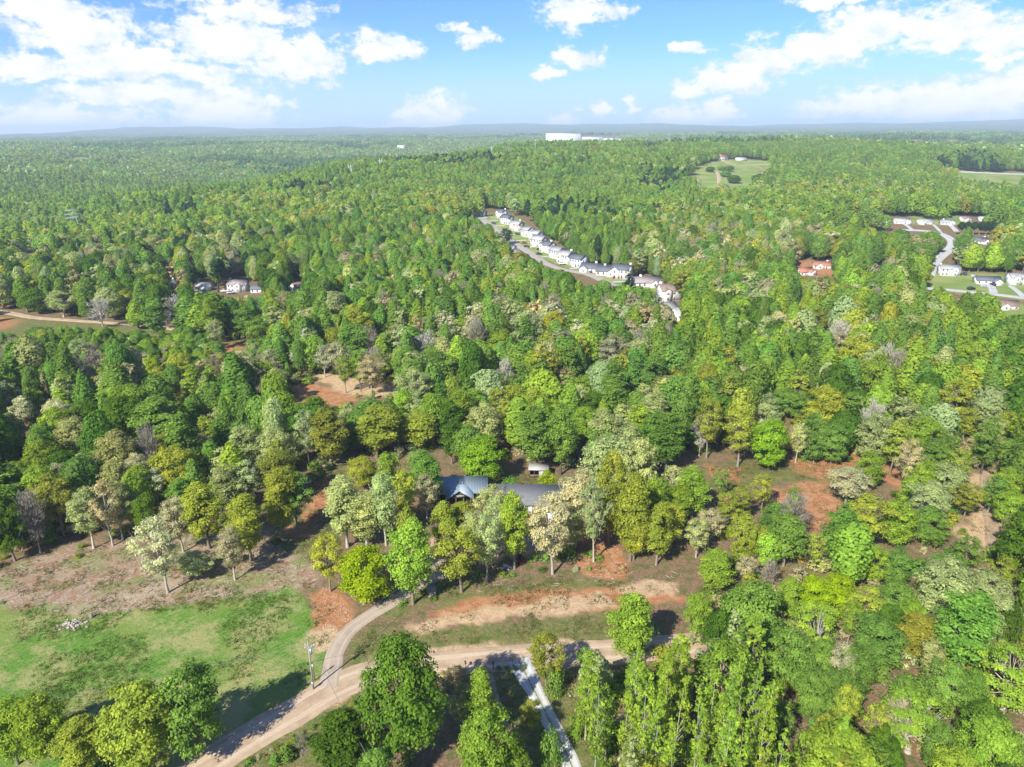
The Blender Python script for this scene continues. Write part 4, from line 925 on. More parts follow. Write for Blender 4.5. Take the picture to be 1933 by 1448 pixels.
SG, RG, LG = 'white houses along the far street', 'houses of the settlement on the east side', 'houses in the woods behind the dirt road'
house(866, 398, 13, 9, 2, 12, 'grey', 'grey', 'light-roofed grey house half behind trees at the upper end of the street', chimney=5, group=SG)
house(904, 407, 14, 9, 1, -20, 'white', 'dark', 'white house with one tall gable and a low dark wing heading the street', wing=(-4, 6.5, 2), chimney=5.5, group=SG)
ROW = [(948, 411, 'dark', 2, 'white', 'white two-storey house with a dark roof, uppermost on the east side of the street', 4), (957, 422, 'dark', 2, 'white', 'white house with a charcoal roof, second down from the upper end of the row', None),
       (976, 435, 'light', 2, 'cream', 'cream house with a pale roof beside the red bare yard on the street', 3), (996, 446, 'grey', 2, 'white', 'white house with a grey roof just below the cream one', None), (1013, 454, 'light', 2, 'white', 'white house with a pale roof opposite the big dark evergreen on the street', None),
       (1018, 465, 'light', 2, 'white', 'white narrow house with a pale roof, next below the one opposite the evergreen', None), (1034, 476, 'dark', 2, 'white', 'white house with a dark blue-grey roof in the middle of the row', 3), (1052, 487, 'grey', 2, 'blue', 'blue-grey sided house with a grey roof behind a rounded street tree', None),
       (1068, 496, 'light', 2, 'white', 'white house with a pale roof and white chimney in the lower half of the row', 4), (1092, 503, 'dark', 2, 'blue', 'blue-sided two-storey house with a dark roof, next to the charcoal-roofed low houses', None)]
for k, (px, py, rf, st, wl, lb, ch) in enumerate(ROW):
    house(px, py, 8.8 + (k * 7 % 4) * .6, 7.6 + (k % 3) * .5, st, -52 + (k % 3) * 6, wl, rf, lb, chimney=ch, wing=(-2.1, 3.8, 1.2) if k % 2 == 0 else None, garage=1.9 if k % 2 == 0 else -1.8, nwin=3, group=SG)
house(1116, 513, 12.5, 8.5, 1, -24, 'white', 'dark', 'low white charcoal-roofed house, uppermost of three low ones in the row', wing=(-3.5, 5, 2), chimney=3, group=SG)
house(1147, 519, 13, 9, 1, -20, 'white', 'dark', 'low white house with a charcoal roof, middle of the three low ones', wing=(3.2, 5, 2), chimney=-2, group=SG)
house(1174, 524, 11, 8.5, 2, -30, 'white', 'dark', 'white gabled house with a dark roof beside the brown evergreen clump', wing=(-2.5, 4.5, 2), chimney=5, group=SG)
house(958, 474, 11, 8, 1, -30, 'grey', 'dark', 'dark-roofed grey house on the near side of the street beside the big evergreen', group=SG, wing=(2.6, 4.5, 2))
house(966, 486, 12, 9, 1, -30, 'warm', 'light', 'pale grey-roofed house on the near side of the street, nearest of the two there', group=SG, wing=(2.8, 5, 3))
house(1217, 540, 17, 8.5, 1, 6, 'white', 'taupe', 'long low white house with a taupe roof at the lower end of the street', chimney=-2.5, wing=(4.2, 4.6, 2), nwin=5, group=SG)
house(1262, 565, 11, 9, 2, 8, 'white', 'brown', 'white two-storey house with a brown roof and chimney just below the end of the street', chimney=-4.6, wing=(-2.6, 4, 1.4), group=SG)
house(1288, 602, 10, 9, 1, 20, 'white', 'grey', 'white gable-ended house with a grey roof half hidden in trees below the street', wing=(-1.6, 5, 2.4), group=SG)
house(1322, 574, 12, 8, 1, 14, 'blue', 'pale', 'pale blue-roofed house sunk among trees below the street', group=SG)
house(1256, 592, 10, 8, 1, 30, 'grey', 'light', 'light grey roof just showing through pale trees below the street', group=SG)
house(1660, 422, 13, 9, 1, 0, 'white', 'grey', 'white house with a grey roof, westernmost of the upper line of houses', chimney=5, wing=(3.4, 5, 2), group=RG)
house(1701, 422, 17, 10, 1, -6, 'white', 'light', 'long white house with a broad pale roof in the upper line of houses', wing=(6, 5, 1), garage=6, group=RG)
house(1745, 423, 17, 9, 1, 8, 'white', 'light', 'low white house with a pale tan roof where the street bends', wing=(-5, 5, 2), garage=5, group=RG)
house(1787, 424, 14, 9, 1, -12, 'white', 'grey', 'white house with a tall front gable and three dark openings above the forked drive', wing=(3.6, 6, 2), chimney=-4, group=RG)
house(1822, 417, 13, 9, 1, 6, 'white', 'brown', 'white house with a tan roof behind a round tree, back of the upper line', wing=(-2, 4, 2), group=RG)
house(1855, 417, 10, 8, 1, 0, 'white', 'light', 'small white house half behind a tree at the back of the upper line', group=RG)
house(1884, 419, 14, 9, 1, 0, 'cream', 'light', 'cream house with a pale roof at the east end of the upper line', group=RG)
house(1580, 420, 12, 8, 1, 0, 'blue', 'dark', 'small dark-roofed house alone in the trees west of the upper line', group=RG)
house(1847, 459, 15, 9, 1, 10, 'white', 'dark', 'white house with a dark roof and white chimney below the dark conifer hedge', wing=(2, 6, 4), chimney=6.5, group=RG)
house(1657, 500, 15, 9, 1, -24, 'white', 'brown', 'white house with a brownish roof alone among trees west of the street', wing=(3.5, 5, 2), group=RG)
house(1553, 506, 16, 9, 1, -14, 'white', 'red', 'white house with a bright red roof on a red earth lot', wing=(-3, 5.5, 2), chimney=3, group='red-roofed houses')
house(1516, 518, 14, 9, 1, 24, 'white', 'red', 'white house with a faded red roof in front of the bright red-roofed one', wing=(4, 6, 3), group='red-roofed houses')
house(1789, 519, 14.5, 9, 2, -8, 'white', 'grey', 'big white two-storey house with twin gables above a sloping lawn', wing=(3, 5, 1.4), chimney=-6.5, nwin=4, group=RG)
house(1862, 535, 17, 9, 1, -10, 'white', 'dark', 'low white house with a dark roof and a car on its pale drive', wing=(5, 6, 4), garage=5, group=RG)
house(1921, 536, 16, 9, 2, -4, 'white', 'grey', 'white two-storey house with twin gables at the east edge of the lower street', wing=(-4, 5, 1.4), garage=4, nwin=4, group=RG)
house(1896, 582, 13, 9, 1, -14, 'white', 'brown', 'white brown-roofed house in front of the lower street on the east side', wing=(-1.5, 5, 2.4), group=RG)
house(319, 542, 12, 9, 1, 32, 'blue', 'grey', 'blue-grey roofed house half sunk in trees, westernmost of those behind the dirt road', chimney=4, group=LG)
house(385, 547, 12, 9, 1, 0, 'white', 'grey', 'white house with a grey roof and dark gable beside the tall dark evergreen', wing=(3, 4.5, 2), chimney=-4, group=LG)
house(451, 549, 13.5, 9, 2, -4, 'white', 'taupe', 'cream two-storey house with a taupe roof in the woods behind the dirt road', wing=(1.6, 4.5, 1.4), chimney=-6, nwin=4, group=LG)
house(493, 551, 13, 8, 1, 4, 'white', 'dark', 'low dark-roofed house mostly hidden next to the cream two-storey one', group=LG)
house(562, 555, 9.5, 9, 2, 62, 'white', 'brown', 'white gable-ended house with a brown roof, easternmost of those behind the dirt road', group=LG)
fh = house(1360, 302, 22, 14, 2, 32, 'white', 'red', 'white farmhouse with a red roof at the top of the far meadow', rise=5, group='farm buildings')
for px, py, lb in ((1398, 303, 'low white shed at the end of the farm lane on the meadow'), (1478, 306, 'low grey barn at the far end of the meadow')):
    X, Y = hit(px, py); z = gzf(X, Y)
    r = thing('farm_shed', lb, 'shed', (X, Y, z), .2, 'farm buildings')
    b = MB(); gable_shell(b, -9, 9, -5, 5, -1, 3.5, 1.6, 'x'); b.build('wall', WALLS['warm'], r)
    b = MB(); gable_roof(b, -9, 9, -5, 5, 3.5, 1.6, 'x'); b.build('roof', ROOFS['pale'], r)
X, Y = hit(1760, 323); r = house(1760, 324, 22, 11, 1, 10, 'warm', 'brown', 'low house with a pale brown roof beside the far highway field', group='farm buildings')

# far white warehouse: long plain block with lower wings
X, Y = hit(1095, 277)
whd = 2250.0; dr = ray(1064, 266.5); q = whd / math.hypot(dr[0], dr[1]); X, Y = dr[0] * q, dr[1] * q
wz = CAMZ + dr[2] * q
WHITEP = simple('warehouse_panel', (.55, .56, .58), .6, .08, .05)
wh = thing('warehouse', 'long plain white warehouse block with lower wings on the far skyline', 'warehouse', (X, Y, wz), -.02)
mpp = whd / F
for nm, x0, x1, hh, yy, dd in (('main_hall', -31, 30, 12.5, 0, 70), ('side_hall', 30, 70, 6, 6, 50), ('office_wing', 70, 103, 3.8, 10, 40)):
    MB().box(x0 * mpp, x1 * mpp, yy, yy + dd, -40, hh * mpp).build(nm, WHITEP, wh)
    for k in range(int((x1 - x0) / 5)): MB().box((x0 + 2.2 + k * 5) * mpp, (x0 + 2.7 + k * 5) * mpp, yy - .25, yy, -2, hh * mpp - .5).build('panel_joint', bpy.data.materials.get('joint_grey') or simple('joint_grey', (.36, .37, .40), .6, .05, 1), wh)
    MB().box(x0 * mpp - .4, x1 * mpp + .4, yy - .5, yy + dd + .4, hh * mpp, hh * mpp + 1.0).build('parapet', FRAME, wh)
for k in range(7):
    MB().box((33 + k * 5) * mpp, (35.4 + k * 5) * mpp, 5.6, 6, 1, 6).build('loading_door', simple('dock_grey', (.3, .3, .32), .6, .05, 1) if k == 0 else bpy.data.materials['dock_grey'], wh)
for k, (px, py, dd, wd, lb) in enumerate(((757, 277, 3000, 30, 'small white flat-roofed building peeping over the far ridge'), (1190, 292, 1750, 70, 'long low red-brown shed beside the far field'))):
    dr = ray(px, py); q = dd / math.hypot(dr[0], dr[1])
    r = thing('far_building', lb, 'building', (dr[0] * q, dr[1] * q, CAMZ + dr[2] * q), 0)
    m0 = WHITEP if k == 0 else simple('rust_sheet', (.30, .14, .10), .7, .1, .5)
    MB().box(-wd / 2, wd / 2, 0, 16, -30, 5).build('wall', m0, r); MB().box(-wd / 2 - .4, wd / 2 + .4, -.5, 16.4, 5, 5.7).build('roof', ROOFS['pale'] if k == 0 else ROOFS['brown'], r)

# ------------------------------------------------------------------ the homestead
# house with a low middle block and two front gables
X, Y = hit(1006, 974); z = gzf(X, Y)
hm = thing('house', 'grey-shingled white house with two front gables behind the yard trees', 'house', (X, Y + 3.5, z), math.radians(-2))
wm, rm = WALLS['white'], shingle_mat('homestead_shingles', (.15, .155, .165))
b = MB(); gable_shell(b, -9.2, 9.0, -3.6, 4.6, -.8, 3.3, 2.7, 'x'); b.build('wall', wm, hm)
b = MB(); gable_roof(b, -9.2, 9.0, -3.6, 4.6, 3.3, 2.7, 'x', .5); b.build('roof', rm, hm)
for nm, x0, x1, y0, hh in (('garage_wing', -9.4, -3.0, -7.2, 3.29), ('front_wing', 3.2, 9.4, -6.8, 3.27)):
    b = MB(); gable_shell(b, x0, x1, y0, 1.0, -.8, hh, 2.6, 'y'); g = b.build(nm, wm, hm)
    b = MB(); gable_roof(b, x0, x1, y0, 1.0, hh, 2.6, 'y', .5); b.build('wing_roof', rm, g)
MB().box(-2.9, 3.1, -3.72, -3.6, -.8, .55).build('brick_footing', BRICK, hm)
MB().box(3.1, 9.5, -6.92, -6.8, -.8, .5).build('brick_footing', BRICK, hm)
gd = MB().box(-8.6, -3.8, -7.27, -7.2, .1, 2.4).build('garage_door', GARM, hm)
for k in range(4): MB().box(-8.5, -3.9, -7.3, -7.27, .18 + k * .55, .64 + k * .55).build('panel', GARM, gd)
window(hm, -1.7, -3.602, 1.9, 1.3, 1.5); window(hm, 6.3, -6.802, 1.9, 1.7, 1.5); window(hm, 1.9, -3.602, 1.9, .9, 1.4); window(hm, 9.402, -3.0, 1.9, 1.0, 1.3, PI / 2); window(hm, -9.402, -2, 1.9, 1.0, 1.3, -PI / 2)
dr = MB().box(-.1, .9, -3.67, -3.6, .5, 2.6).build('door', DOORM, hm); MB().box(-.22, 1.02, -3.70, -3.6, 2.6, 2.72).box(-.22, -.1, -3.7, -3.6, .5, 2.6).box(.9, 1.02, -3.7, -3.6, .5, 2.6).build('door_frame', FRAME, dr)
st = MB().box(-.6, 1.4, -5.0, -3.72, -.8, .42).build('porch_step', BRICK, hm); MB().box(-.4, 1.2, -5.6, -5.0, -.8, .2).build('step', BRICK, hm)

# barn: blue-grey sheet roof in a T, open dark front
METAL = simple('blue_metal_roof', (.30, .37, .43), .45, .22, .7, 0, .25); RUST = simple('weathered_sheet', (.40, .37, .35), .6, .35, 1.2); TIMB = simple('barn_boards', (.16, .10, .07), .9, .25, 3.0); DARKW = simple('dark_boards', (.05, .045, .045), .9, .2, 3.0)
X, Y = hit(868, 945); z = gzf(X, Y)
bn = thing('barn', 'open-fronted barn with a blue-grey metal roof and front gable beside the yellow-lime tree', 'barn', (X, Y + 2.5, z), math.radians(3))
for x in (-6, -2.6, 2.6, 6):
    for y in (-3.4, 3.4): MB().box(x - .12, x + .12, y - .12, y + .12, -.5, 3.0).build('post', TIMB, bn)
MB().box(-6.1, 6.1, 3.45, 3.55, -.3, 3.0).build('back_wall', DARKW, bn); MB().box(-6.2, -6.1, -3.4, 3.45, -.3, 3.0).build('side_wall', DARKW, bn); MB().box(6.1, 6.2, -3.4, 3.45, -.3, 3.0).build('side_wall', DARKW, bn)
b = MB(); gable_roof(b, -6.2, 6.2, -3.5, 3.5, 3.0, 2.2, 'x', .6, .08); ro = b.build('roof', METAL, bn)
b = MB()
for k in range(21):
    x = -6.6 + k * .66; b.prism([(-4.1, 3.0 - .6 * 2.2 / 3.5 + .10), (0, 5.3), (0, 5.36), (-4.1, 3.0 - .6 * 2.2 / 3.5 + .16)], x - .035, x + .035, 'x'); b.prism([(4.1, 3.0 - .6 * 2.2 / 3.5 + .10), (4.1, 3.0 - .6 * 2.2 / 3.5 + .16), (0, 5.36), (0, 5.3)], x - .035, x + .035, 'x')
tag(b.build('roof_rib', METAL, ro), kind='stuff')
for k in range(6): MB().prism([(.25, 5.14), (3.9, 2.85), (3.9, 2.89), (.25, 5.18)], -5.2 + k * .8, -4.75 + k * .8, 'x').build('rusty_sheet', RUST, bn, (0, 0, .05))
b = MB(); gable_roof(b, -2.9, 2.9, -6.8, 0, 3.02, 2.05, 'y', .45, .08); b.build('front_roof', METAL, bn)
MB().prism([(-2.5, 3.05), (2.5, 3.05), (0, 4.75)], -6.7, -6.6, 'y').build('gable_board', DARKW, bn)
MB().box(-1.1, 1.1, -6.78, -6.7, 3.2, 3.75).build('loft_board', simple('grey_boards', (.33, .32, .31), .9, .2, 3), bn)
for x in (-2.6, -.9, .9, 2.6): MB().box(x - .1, x + .1, -6.6, -6.4, -.5, 3.05).build('post', TIMB, bn)
MB().box(-2.6, 2.6, -6.5, -6.42, .1, 1.1).build('railing', TIMB, bn); MB().box(-2.4, 2.4, -4.6, -4.5, -.3, 3.0).build('inner_wall', DARKW, bn); MB().box(-2.6, 2.6, -6.4, -3.4, -.5, .12).build('deck', simple('deck_boards', (.33, .25, .18), .9, .2, 3), bn)

# garden shed: grey boards, lean-to roof, open dark left bay
GREYB = simple('grey_board', (.30, .32, .35), .8, .15, 3.0); SHR = simple('shed_roof_sheet', (.33, .325, .31), .6, .15, 2.0)
X, Y = hit(1017, 901); z = gzf(X, Y)
sh = thing('shed', 'small grey shed with an open dark bay and a white-framed window on the back lawn', 'shed', (X, Y + .8, z), math.radians(-4))
MB().box(0.1, 2.3, -1.2, 1.2, -.3, 2.3).build('wall', GREYB, sh); MB().box(-2.3, .1, 1.1, 1.2, -.3, 2.3).build('back_wall', DARKW, sh); MB().box(-2.4, -2.3, -1.2, 1.2, -.3, 2.3).build('side_wall', DARKW, sh)
for x in (-2.25, -1.1): MB().box(x - .06, x + .06, -1.2, -1.08, -.3, 2.3).build('post', TIMB, sh)
MB().box(-2.2, .1, -1.14, -1.1, .2, .9).build('railing', TIMB, sh)
MB().prism([(-1.6, 2.32), (1.5, 2.95), (1.5, 3.05), (-1.6, 2.42)], -2.65, 2.6, 'x').build('roof', SHR, sh); MB().prism([(-1.2, 2.3), (1.2, 2.3), (1.2, 2.78)], .1, 2.3, 'x').build('gable_board', GREYB, sh)
wnd = MB(); a = [(.46 * math.cos(PI / 8 + k * PI / 4), .46 * math.sin(PI / 8 + k * PI / 4)) for k in range(8)]; wnd.prism([(1.15 + p[0], 1.45 + p[1]) for p in a], -1.28, -1.2, 'y'); wf = wnd.build('window', FRAME, sh)
MB().box(.95, 1.35, -1.3, -1.28, 1.2, 1.7).build('pane', GLASS, wf); MB().box(1.12, 1.18, -1.315, -1.3, 1.2, 1.7).build('glazing_bar', FRAME, wf)

# well house: pale body under a steep dark pyramid roof
X, Y = hit(815, 1127); z = gzf(X, Y)
WST = simple('pale_stone', (.45, .40, .34), .9, .2, 5.0, .3); SLATE = simple('dark_slate', (.15, .16, .175), .8, .2, 4.0)
wl = thing('well_house', 'little pale well house with a pointed dark grey roof beside the driveway', 'well house', (X, Y + .6, z), math.radians(14))
MB().box(-.72, .72, -.6, .6, -.2, 1.35).build('wall', WST, wl)
b = MB(); b.add([(-1.0, -.88, 1.3), (1.0, -.88, 1.3), (1.0, .88, 1.3), (-1.0, .88, 1.3), (0, 0, 2.75)], [(0, 3, 2, 1), (0, 1, 4), (1, 2, 4), (2, 3, 4), (3, 0, 4)]); b.build('roof', SLATE, wl)
MB().box(-.3, .3, -.64, -.6, .0, .95).build('hatch', simple('hatch_boards', (.34, .28, .22), .9, .2, 4), wl)

# basketball hoop: pale board on a post behind the driveway tree
X, Y = hit(777, 1117); z = gzf(X, Y)
hp = thing('basketball_hoop', 'pale backboard on a post beside the driveway behind a tree trunk', 'basketball hoop', (X, Y + 1.4, z), math.radians(35))
MB().tube([(0, 0, 0), (0, 0, 3.1)], [.06, .06], 6).build('post', DARKW, hp); MB().box(-.9, .9, -.35, -.3, 2.6, 3.7).build('backboard', FRAME, hp); MB().box(-.45, .45, -.1, .7, 0, .35).build('base', simple('orange_base', (.42, .10, .03), .6, .1, 2), hp)
b = MB(); a = np.linspace(0, 2 * PI, 13); b.tube([(.23 * math.cos(q), -.6 + .23 * math.sin(q), 2.75) for q in a], [.015] * 13, 4); b.build('rim', bpy.data.materials['orange_base'], hp)

# utility pole with transformer, cut-outs and lines
WOODP = simple('weathered_pole', (.27, .265, .26), .9, .2, 4.0); STEEL = simple('grey_steel', (.42, .43, .44), .5, .1, 2.0, 0, .4); WIREM = simple('wire', (.16, .16, .16), .6, .05, 1); PORC = simple('porcelain', (.5, .5, .49), .3, .05, 2)
X, Y = hit(592, 1301); z = gzf(X, Y)
up = thing('utility_pole', 'grey utility pole with pale insulators at the corner of the pasture and the dirt road', 'utility pole', (X, Y, z))
MB().tube([(0, 0, -.3), (0, 0, 4.5), (0.02, 0, 9.4)], [.15, .13, .10], 8).build('pole', WOODP, up)
MB().box(-.05, .9, -.06, .06, 8.3, 8.42).build('crossarm', WOODP, up); MB().tube([(.34, -.1, 7.1), (.34, -.1, 8.1)], [.2, .2], 10).build('transformer', STEEL, up)
for x, zc in ((-.42, 8.75), (.55, 8.6), (.88, 8.6), (-.5, 8.2)): MB().tube([(x, 0, zc - .2), (x, 0, zc), (x, 0, zc + .22)], [.05, .12, .06], 7).build('insulator', PORC, up)
MB().box(-.46, 0, -.04, .04, 8.55, 8.62).build('bracket', STEEL, up)
MB().box(-.16, .16, -.28, -.16, 1.0, 1.6).build('meter_box', STEEL, up)
X2, Y2 = hit(594, 1285)
sp = thing('service_post', 'short brown service post close behind the utility pole', 'post', (X2, Y2, gzf(X2, Y2)))
MB().tube([(0, 0, -.3), (0, 0, 3.6)], [.1, .085], 7).build('post', TIMB, sp); MB().box(-.14, .14, -.2, -.08, 2.9, 3.4).build('cap_box', PORC, sp)
P0 = np.array([X, Y, z + 8.8])


def wire(name, label, A, B, sag, r=.032, group='overhead lines', n=16):
    A, B = np.array(A, float), np.array(B, float); q = np.linspace(0, 1, n)[:, None]
    p = A + (B - A) * q; p[:, 2] -= (sag * 4 * q * (1 - q))[:, 0]
    o = MB().tube(p, [r] * n, 4, False).build(name, WIREM)
    return tag(o, label, 'wire', group)


A2 = hit(0, 1500); wire('power_line', 'thin wire running from the utility pole over the pasture corner', P0 + [-.4, 0, 0], (A2[0] - 30, A2[1], 9), 1.2)
A3 = hit(830, 1440); wire('power_line', 'thin wire running from the utility pole over the dirt road', P0 + [.5, 0, 0], (A3[0], A3[1] - 20, 9), 1.0)
A4 = hit(625, 1275); wire('guy_wire', 'pale guy wire slanting from the utility pole to the driveway edge', P0 + [0, 0, -.6], (A4[0] - .5, A4[1] + .5, gzf(*A4)), 0, .025)
A5 = hit(1000, 985); wire('service_line', 'thin service wire from the utility pole toward the house', P0 + [0, 0, -.3], (A5[0] - 6, A5[1], gzf(*A5) + 4), 1.5)

# rocks, stump, logs, scrap, mailboxes
STONE = simple('field_stone', (.36, .31, .27), .95, .3, 2.5, .5)


def rock_mesh(seed, size):
    g = np.random.default_rng(seed); bm = MB(); th = np.linspace(0, 2 * PI, 7)[:-1]; V = [(0, 0, -.5 * size)]
    for zc, rr in ((-.25, .85), (.15, 1), (.45, .6)):
        for a in th: V.append((math.cos(a) * rr * size * g.uniform(.75, 1.2), math.sin(a) * rr * size * g.uniform(.7, 1.1), zc * size * g.uniform(.8, 1.2)))
    V.append((0, 0, .6 * size)); Fs = []
    for k in range(6):
        k2 = (k + 1) % 6
        Fs.append((0, 1 + k2, 1 + k)); Fs.append((19, 13 + k, 13 + k2))
        for q in (1, 7): Fs.append((q + k, q + k2, q + 6 + k2, q + 6 + k))
    return np.array(V), Fs


X, Y = hit(137, 1179); g = np.random.default_rng(5)
rp = thing('rock_pile', 'pile of grey field stones on the grass below the brushy slope', 'rock pile', (X, Y, gzf(X, Y)))
b = MB()
for k in range(70):
    v, fs = rock_mesh(k, g.uniform(.16, .36)); p = np.array([g.normal(0, 1.15), g.normal(0, .75), 0]); p[2] = max(.05, .75 - .45 * abs(p[0]) - .5 * abs(p[1])) * g.uniform(.3, 1)
    b.add(v + p, fs)
tag(b.build('rocks', STONE, rp), kind='stuff')
X, Y = hit(173, 1166)
sk = thing('tree_stump', 'weathered grey stump standing just above the rock pile', 'stump', (X, Y, gzf(X, Y)))
MB().tube([(0, 0, -.2), (0, 0, .2), (.03, 0, .75)], [.5, .36, .3], 9).build('stump', simple('stump_wood', (.20, .17, .14), .95, .3, 4, .4), sk)
for k, (px, py, L, a, lb) in enumerate(((632, 879, 6.5, .2, 'long grey fallen log at the woods edge below the dark trees'), (652, 874, 5, -.35, 'shorter fallen log crossing behind the long one at the woods edge'))):
    X, Y = hit(px, py)
    lg = MB().tube([(-L / 2, 0, .25), (0, .1, .27), (L / 2, 0, .22)], [.24, .2, .14], 8).build('fallen_log', bpy.data.materials['stump_wood'], None, (X, Y, gzf(X, Y)), a)
    tag(lg, lb, 'log')
X, Y = hit(957, 1074)
sc = thing('scrap_heap', 'small heap of pale boards and blocks on the bare bank below the house', 'scrap heap', (X, Y, gzf(X, Y)))
for k in range(9):
    a = g.uniform(0, PI); o = MB().box(-g.uniform(.4, .9), g.uniform(.4, .9), -.12, .12, 0, .14).build('board', PORC if k % 3 else GREYB, sc, (g.normal(0, .5), g.normal(0, .4), .05 + .07 * k), a); o.rotation_euler[1] = g.normal(0, .15)
MBX = simple('mailbox_black', (.03, .03, .035), .5, .1, 2)
for px, py, lb in ((931, 1262, 'black mailbox on a post by the dirt path mouth'), (879, 1262, 'dark mailbox on a short post behind the big round tree')):
    X, Y = hit(px, py); mb = thing('mailbox', lb, 'mailbox', (X, Y, gzf(X, Y)), .2, 'roadside mailboxes')
    MB().box(-.06, .06, -.06, .06, -.2, 1.15).build('post', TIMB, mb); b = MB(); b.prism([(-.14, 1.15), (.14, 1.15), (.14, 1.33), (.08, 1.42), (-.08, 1.42), (-.14, 1.33)], -.3, .3, 'y'); b.build('box', MBX, mb)
X, Y = hit(969, 1261); fk = thing('forked_stump', 'forked bare stump beside the mouth of the white gravel drive', 'stump', (X, Y, gzf(X, Y)))
MB().tube([(0, 0, -.2), (-.05, 0, .8), (-.2, 0, 2.2)], [.12, .1, .06], 6).tube([(0, 0, .5), (.45, 0, 1.3), (.6, .1, 2.0)], [.09, .08, .05], 6).build('trunk', TIMB, fk)
for px, py, lb in ((508, 1290, 'short dark fence post in the shade at the edge of the pasture'), (468, 1395, 'small dark marker post at the dirt road edge'), (545, 1186, 'low broken post in the upper corner of the pasture')):
    X, Y = hit(px, py); tag(MB().tube([(0, 0, -.2), (0.02, 0, 1.0)], [.09, .07], 6).build('fence_post', TIMB, None, (X, Y, gzf(X, Y))), lb, 'post', 'loose posts round the pasture')

# ------------------------------------------------------------------ cars in the settlements
TYRE = simple('tyre', (.02, .02, .02), .9, .1, 2); CARP = {k: simple('car_' + k, v, .3, .03, 1) for k, v in dict(black=(.02, .02, .025), white=(.75, .75, .75), red=(.35, .04, .03), blue=(.05, .08, .16), silver=(.42, .43, .45)).items()}
_body = lambda m: MB().prism([(-2.2, .35), (2.2, .35), (2.25, .75), (1.9, .95), (.9, 1.0), (-1.9, 1.0), (-2.25, .8)], -.9, .9, 'y').mesh('car_body', m)
_cab = lambda m: MB().add([(-1.75, -.8, 1.0), (.85, -.8, 1.0), (.85, .8, 1.0), (-1.75, .8, 1.0), (-1.2, -.65, 1.5), (.25, -.65, 1.5), (.25, .65, 1.5), (-1.2, .65, 1.5)], [(0, 1, 5, 4), (1, 2, 6, 5), (2, 3, 7, 6), (3, 0, 4, 7)]).mesh('car_windows', GLASS)
_rf = lambda m: MB().box(-1.22, .27, -.66, .66, 1.5, 1.54).mesh('car_roof', m)
_wh = lambda: MB().tube([(0, -.12, 0), (0, .12, 0)], [.33, .33], 10).mesh('wheel', TYRE)
for px, py, c, a, lb in ((932, 423, 'black', -.6, 'black car beside the second house of the row'), (922, 412, 'silver', .3, 'silver car near the head of the street'), (976, 443, 'blue', .1, 'dark blue car on the red bare yard'), (989, 460, 'red', .1, 'red car parked below the big evergreen'),
                         (994, 467, 'black', -.5, 'black car parked at the street side under the red one'), (1018, 472, 'black', .1, 'black car before the middle house of the row'), (1017, 481, 'black', .1, 'black car on a pale drive below the middle of the row'), (1058, 494, 'black', .1, 'black car beside the white house in the lower half of the row'),
                         (1061, 500, 'white', .2, 'white car in the lower half of the street'), (1081, 502, 'silver', .3, 'silver car beside the blue-sided house'), (1118, 515, 'blue', .3, 'dark car in front of the first low charcoal-roofed house'), (1162, 526, 'red', .2, 'red car in front of the lowest gabled house'),
                         (1198, 540, 'blue', .2, 'dark blue car at the near end of the long low white house'), (1874, 539, 'black', 1.4, 'black car on the pale drive of the dark-roofed house'), (1809, 520, 'black', .4, 'black car beside the big two-storey house'), (1821, 519, 'blue', 1.2, 'blue car farther along beside the big two-storey house'), (1833, 547, 'black', .2, 'black car parked on the lower street'),
                         (1813, 452, 'red', .1, 'red car on the drive below the dark conifer hedge'), (1824, 452, 'white', .1, 'white car next to the red one below the conifer hedge'), (425, 552, 'white', .1, 'white car beside the cream two-storey house'), (436, 555, 'silver', .2, 'silver car in front of the cream two-storey house'), (381, 552, 'blue', 1.2, 'dark car under the gable of the house beside the tall evergreen')):
    X, Y = hit(px, py); z = gzf(X, Y) + .3
    r = thing('parked_car', lb, 'car', (X, Y, z), a, 'cars parked in the settlements')
    link('body', _shared(('cb', c), lambda: _body(CARP[c])), r); link('windows', _shared('cw', lambda: _cab(None)), r); link('roof', _shared(('cr', c), lambda: _rf(CARP[c])), r)
    for x in (-1.35, 1.4):
        for y in (-.85, .85): link('wheel', _shared('wh', _wh), r, (x, y, .33))

# ------------------------------------------------------------------ pylons and mast
GALV = simple('galvanised_steel', (.40, .42, .44), .5, .1, .5, 0, .3)


def at_dist(px, py, d):
    dr = ray(px, py); q = d / math.hypot(dr[0], dr[1]); return dr[0] * q, dr[1] * q


def hframe(px, py, d, h, label, half=4.0, top=None):
    X, Y = at_dist(px, py, d); z = gzf(X, Y); h = max(h, float(CAMZ + ray(px, top)[2] / math.hypot(*ray(px, top)[:2]) * d - z))
    r = thing('power_pylon', label, 'pylon', (X, Y, z), -.1, 'power pylons along the far corridor')
    for s in (-1, 1): MB().tube([(s * half * .55, 0, -1), (s * half * .5, 0, h)], [.42, .3], 6).build('leg', GALV, r)
    MB().box(-half * 1.35, half * 1.35, -.22, .22, h * .86, h * .86 + .5).build('crossarm', GALV, r)
    b = MB(); b.tube([(-half * .52, 0, h * .5), (half * .52, 0, h * .84)], [.16, .16], 4).tube([(half * .52, 0, h * .5), (-half * .52, 0, h * .84)], [.16, .16], 4); b.build('brace', GALV, r)
    for x in (-half * 1.3, 0, half * 1.3): MB().tube([(x, 0, h * .86), (x, 0, h * .86 - 1.8)], [.13, .16], 5).build('insulator', GALV, r)
    return np.array([X, Y, z + h * .8])


